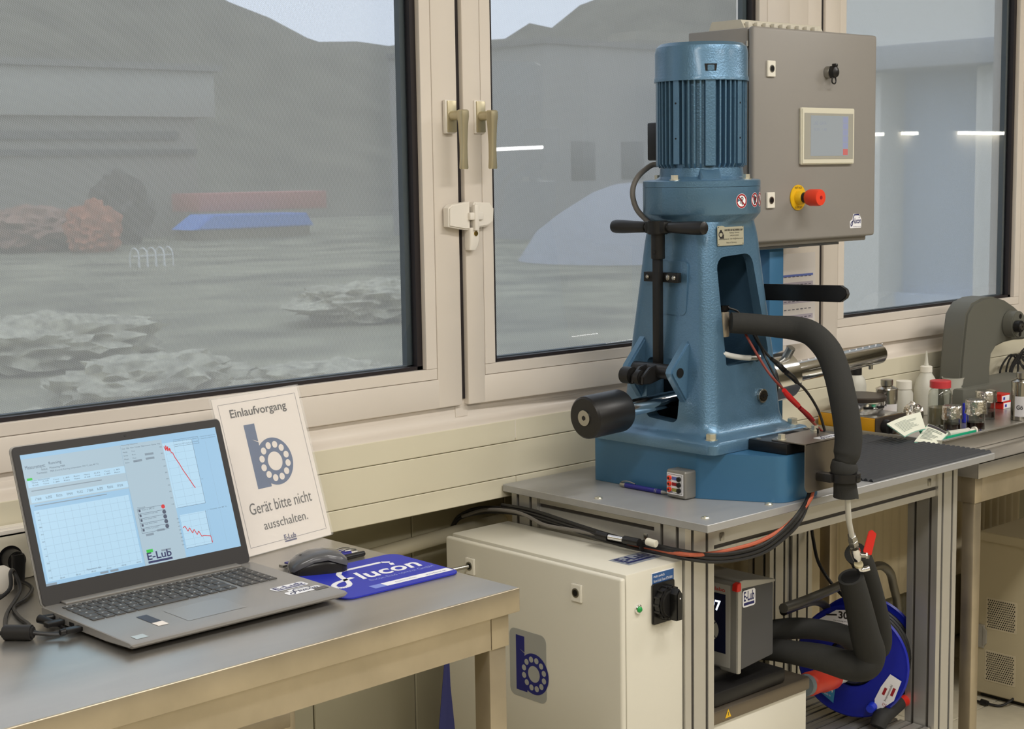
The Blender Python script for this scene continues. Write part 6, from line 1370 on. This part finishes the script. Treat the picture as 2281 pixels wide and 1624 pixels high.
x = X(2110, 2.2, 965); g = G(); g.box(x-.05, x+.09, 2.168, 2.225, .8802, .8855, .002); g.box(x-.05, x+.09, 2.168, 2.172, .8855, .903, .001); g.obj('lid_plate', green_m, t)
t = thing('pipette_tip', 'green capped plastic tube beside the curled pouch', 'tube', tuple(A(2066, 950, 2.24))); g = G(); p = A(2072, 952, 2.235); g.cyl(p, p+V((-.03, .01, -.01)), .009, .006, 16, .001); g.obj('tube_body', green_m, t)
t = thing('syringe', 'white plastic syringe lying between the pouches and the beakers', 'syringe', tuple(A(2140, 958, 2.215)))
a, b = A(2112, 952, 2.22), A(2172, 957, 2.20); a.z = b.z = .8915; d = (b-a).normalized(); L = (b-a).length
g = G(); g.lathe([(.0095, 0), (.0095, L*.7), (.0105, L*.7+.001), (.0105, L*.75)], a, d, 20); g.obj('barrel', milk_m, t)
g = G(); g.lathe([(.0055, L*.7), (.0055, L*.95), (.011, L*.95), (.011, L)], a, d, 20); g.obj('plunger', white_m, t)
# grey cast press frame
af = thing('arbor_press', 'old grey cast-iron arbor press frame at the right end of the tray', 'press', (X(2210, 2.45), 2.45, TF))
yp = 2.43; O = [(2139, 868), (2144, 800), (2150, 740), (2155, 700), (2168, 676), (2190, 664), (2212, 661), (2240, 669), (2262, 684), (2292, 712), (2300, 750), (2281, 756), (2262, 757), (2240, 762), (2220, 772), (2209, 790), (2206, 820), (2206, 868)]
g = G(); g.prism([(A(*p, yp).x, A(*p, yp).z) for p in O], FRONT((0, yp+.075, 0)), .075, .006); g.obj('frame', press_m, af, ang=40)
zb_ = A(2139, 868, yp).z; g = G(); g.box(X(2132, yp), X(2300, yp), yp-.02, yp+.095, TF, zb_+.004, .006); g.obj('foot_plate', press_m, af)
P = A(2262, 726, yp-.03); g = G(); g.cyl((P.x+.012, yp+.0, P.z+.004), (P.x+.012, yp-.035, P.z+.004), .040, seg=36, bev=.003); g.obj('pinion_boss', press_m, af)
g = G(); g.cyl((P.x-.008, yp-.035, P.z), (P.x-.008, yp-.055, P.z), .018, seg=28, bev=.002); g.obj('bushing', blackp_m, af)
g = G(); g.cyl((P.x-.008, yp-.055, P.z), (P.x-.008, yp-.0575, P.z), .0095, seg=20); g.obj('shaft_end', satin_m, af)
g = G(); g.cyl((P.x-.008, yp-.0574, P.z), (P.x-.008, yp-.0582, P.z), .003, seg=10); g.obj('centre_hole', blackd_m, af)
for dz_ in (.028, -.026):
    g = G(); g.cyl((P.x+.018, yp-.034, P.z+dz_), (P.x+.018, yp-.0365, P.z+dz_), .007, seg=14); g.obj('set_screw', blackp_m, af)
# cables behind the press frame
t = thing('cable_tangle', 'tangle of black cables hanging behind the cast press frame', 'cable', tuple(A(2265, 830, 2.5)))
rnd = random.Random(5)
for k in range(7):
    g = G(); x0_, y0_ = 2232+rnd.uniform(0, 30), 855; pts = [A(x0_, y0_, 2.52), A(x0_+rnd.uniform(-8, 8), 825, 2.525), A(x0_+10+rnd.uniform(-6, 8), 795+rnd.uniform(-8, 8), 2.53), A(2275+rnd.uniform(0, 15), 775+8*k, 2.535), A(2330, 790+10*k, 2.54)]
    g.tube(pts, .0035, seg=6, sm=5); g.obj('strand', blkc_m, t)
for px in (2243, 2259):
    g = G(); a = A(px, 858, 2.515); g.box(a.x-.008, a.x+.008, 2.505, 2.52, a.z-.006, a.z+.032, .002); g.obj('plug', blackp_m, t)
g = G(); a = A(2262, 868, 2.50); g.box(a.x-.05, a.x+.2, 2.512, 2.545, TF, a.z+.008, .003); g.obj('power_strip', blackp_m, t)
# beige cabinet unit with vents below the right table
fx = 4.10
fr_ = thing('vented_unit', 'beige metal unit with two perforated vents on the floor under the right table', 'cabinet', (4.3, 2.1, 0))
g = G(); g.prism(roundpoly([(-2.435, .02), (-1.75, .02), (-1.75, .515), (-2.435, .515)], [.004, .004, .03, .03], 5), LEFT((4.75, 0, 0)), .65, .003); g.obj('casing', fridge_m, fr_)
g = G(); g.box(fx+.02, 4.70, 1.78, 2.41, .0045, .022); g.obj('base', blackp_m, fr_)
g = G(); g.prism(roundpoly([(-2.43, .488), (-1.755, .488), (-1.755, .517), (-2.43, .517)], [.003, .003, .02, .02], 4), LEFT((fx+.0005, 0, 0)), .008, .002); g.obj('top_moulding', fridge_m, fr_)
for pa, pb, pc_ in (((2200, 1333), (2263, 1345), (2199, 1397)), ((2197, 1450), (2260, 1462), (2197, 1513))):
    a, b, c = at(*pa, 0, fx), at(*pb, 0, fx), at(*pc_, 0, fx); W_, H_ = a.y-b.y, a.z-c.z
    M_ = LEFT((fx-.0004, a.y, c.z)); g = G(); g.prism(rrect(-.004, W_+.004, -.004, H_+.004, .004), M_ @ Matrix.Translation((0, 0, -.0012)), .0016); vp = g.obj('vent_plate', mat('vent_plate', srgb(198, 186, 158), .5), fr_)
    g = G(); nx_, nz_ = 13, 13
    for i in range(nx_):
        for j in range(nz_): g.disc(M_, (i+.5+.5*(j % 2)*.9)*W_/(nx_+.4), (j+.5)*H_/nz_, .0023, .0010, 8)
    g.obj('vent_holes', blackd_m, vp, smooth=False)['kind'] = 'stuff'
a, b = at(2176, 1388, 0, fx), at(2190, 1443, 0, fx); g = G(); g.box(fx-.004, fx, b.y-.004, a.y+.02, b.z, a.z, .0015); g.prism([(-b.y, b.z+.004), (-b.y+.012, b.z+.016), (-b.y+.012, a.z-.016), (-b.y, a.z-.004)], LEFT((fx, 0, 0)), .006, .001); g.obj('door_catch', mat('catch_grey', srgb(160, 156, 146), .4), fr_)
lead('floor_cable', [at(2176, 1562, 2, .010), at(2195, 1566, 2, .012), at(2230, 1572, 2, .010), at(2262, 1553, 2, .03), at(2285, 1532, 2, .05)], .004, blkc_m, 'black cable with inline plug on the floor before the beige vented unit', 'cable',
     [([at(2186, 1563, 2, .014), at(2200, 1567, 2, .014)], [.009, .008], blackp_m, 'inline_plug')])
lead('unit_cable', [at(2170, 1195, 0, 4.2), at(2200, 1186, 0, 4.2), at(2240, 1190, 0, 4.2), at(2285, 1196, 0, 4.2)], .005, blkc_m, 'black cable lying over the top of the beige vented unit')
# things standing behind, between the right table and the wall
t = thing('cable_duct', 'dark grey vertical duct on the wall under the right table', 'duct', (X(2212, 2.7, 1150), 2.72, .003)); a = X(2188, 2.70, 1150); b = X(2228, 2.70, 1150); g = G(); g.box(a, a+(b-a)*.38, 2.70, 2.765, .003, .84, .002); g.obj('duct_body', mat('duct_grey', srgb(112, 104, 90), .5), t); g = G(); g.box(a+(b-a)*.38, a+(b-a)*.7, 2.69, 2.765, .003, .84, .002); g.obj('dark_cover', mat('duct_dark', srgb(40, 36, 34), .5), t)
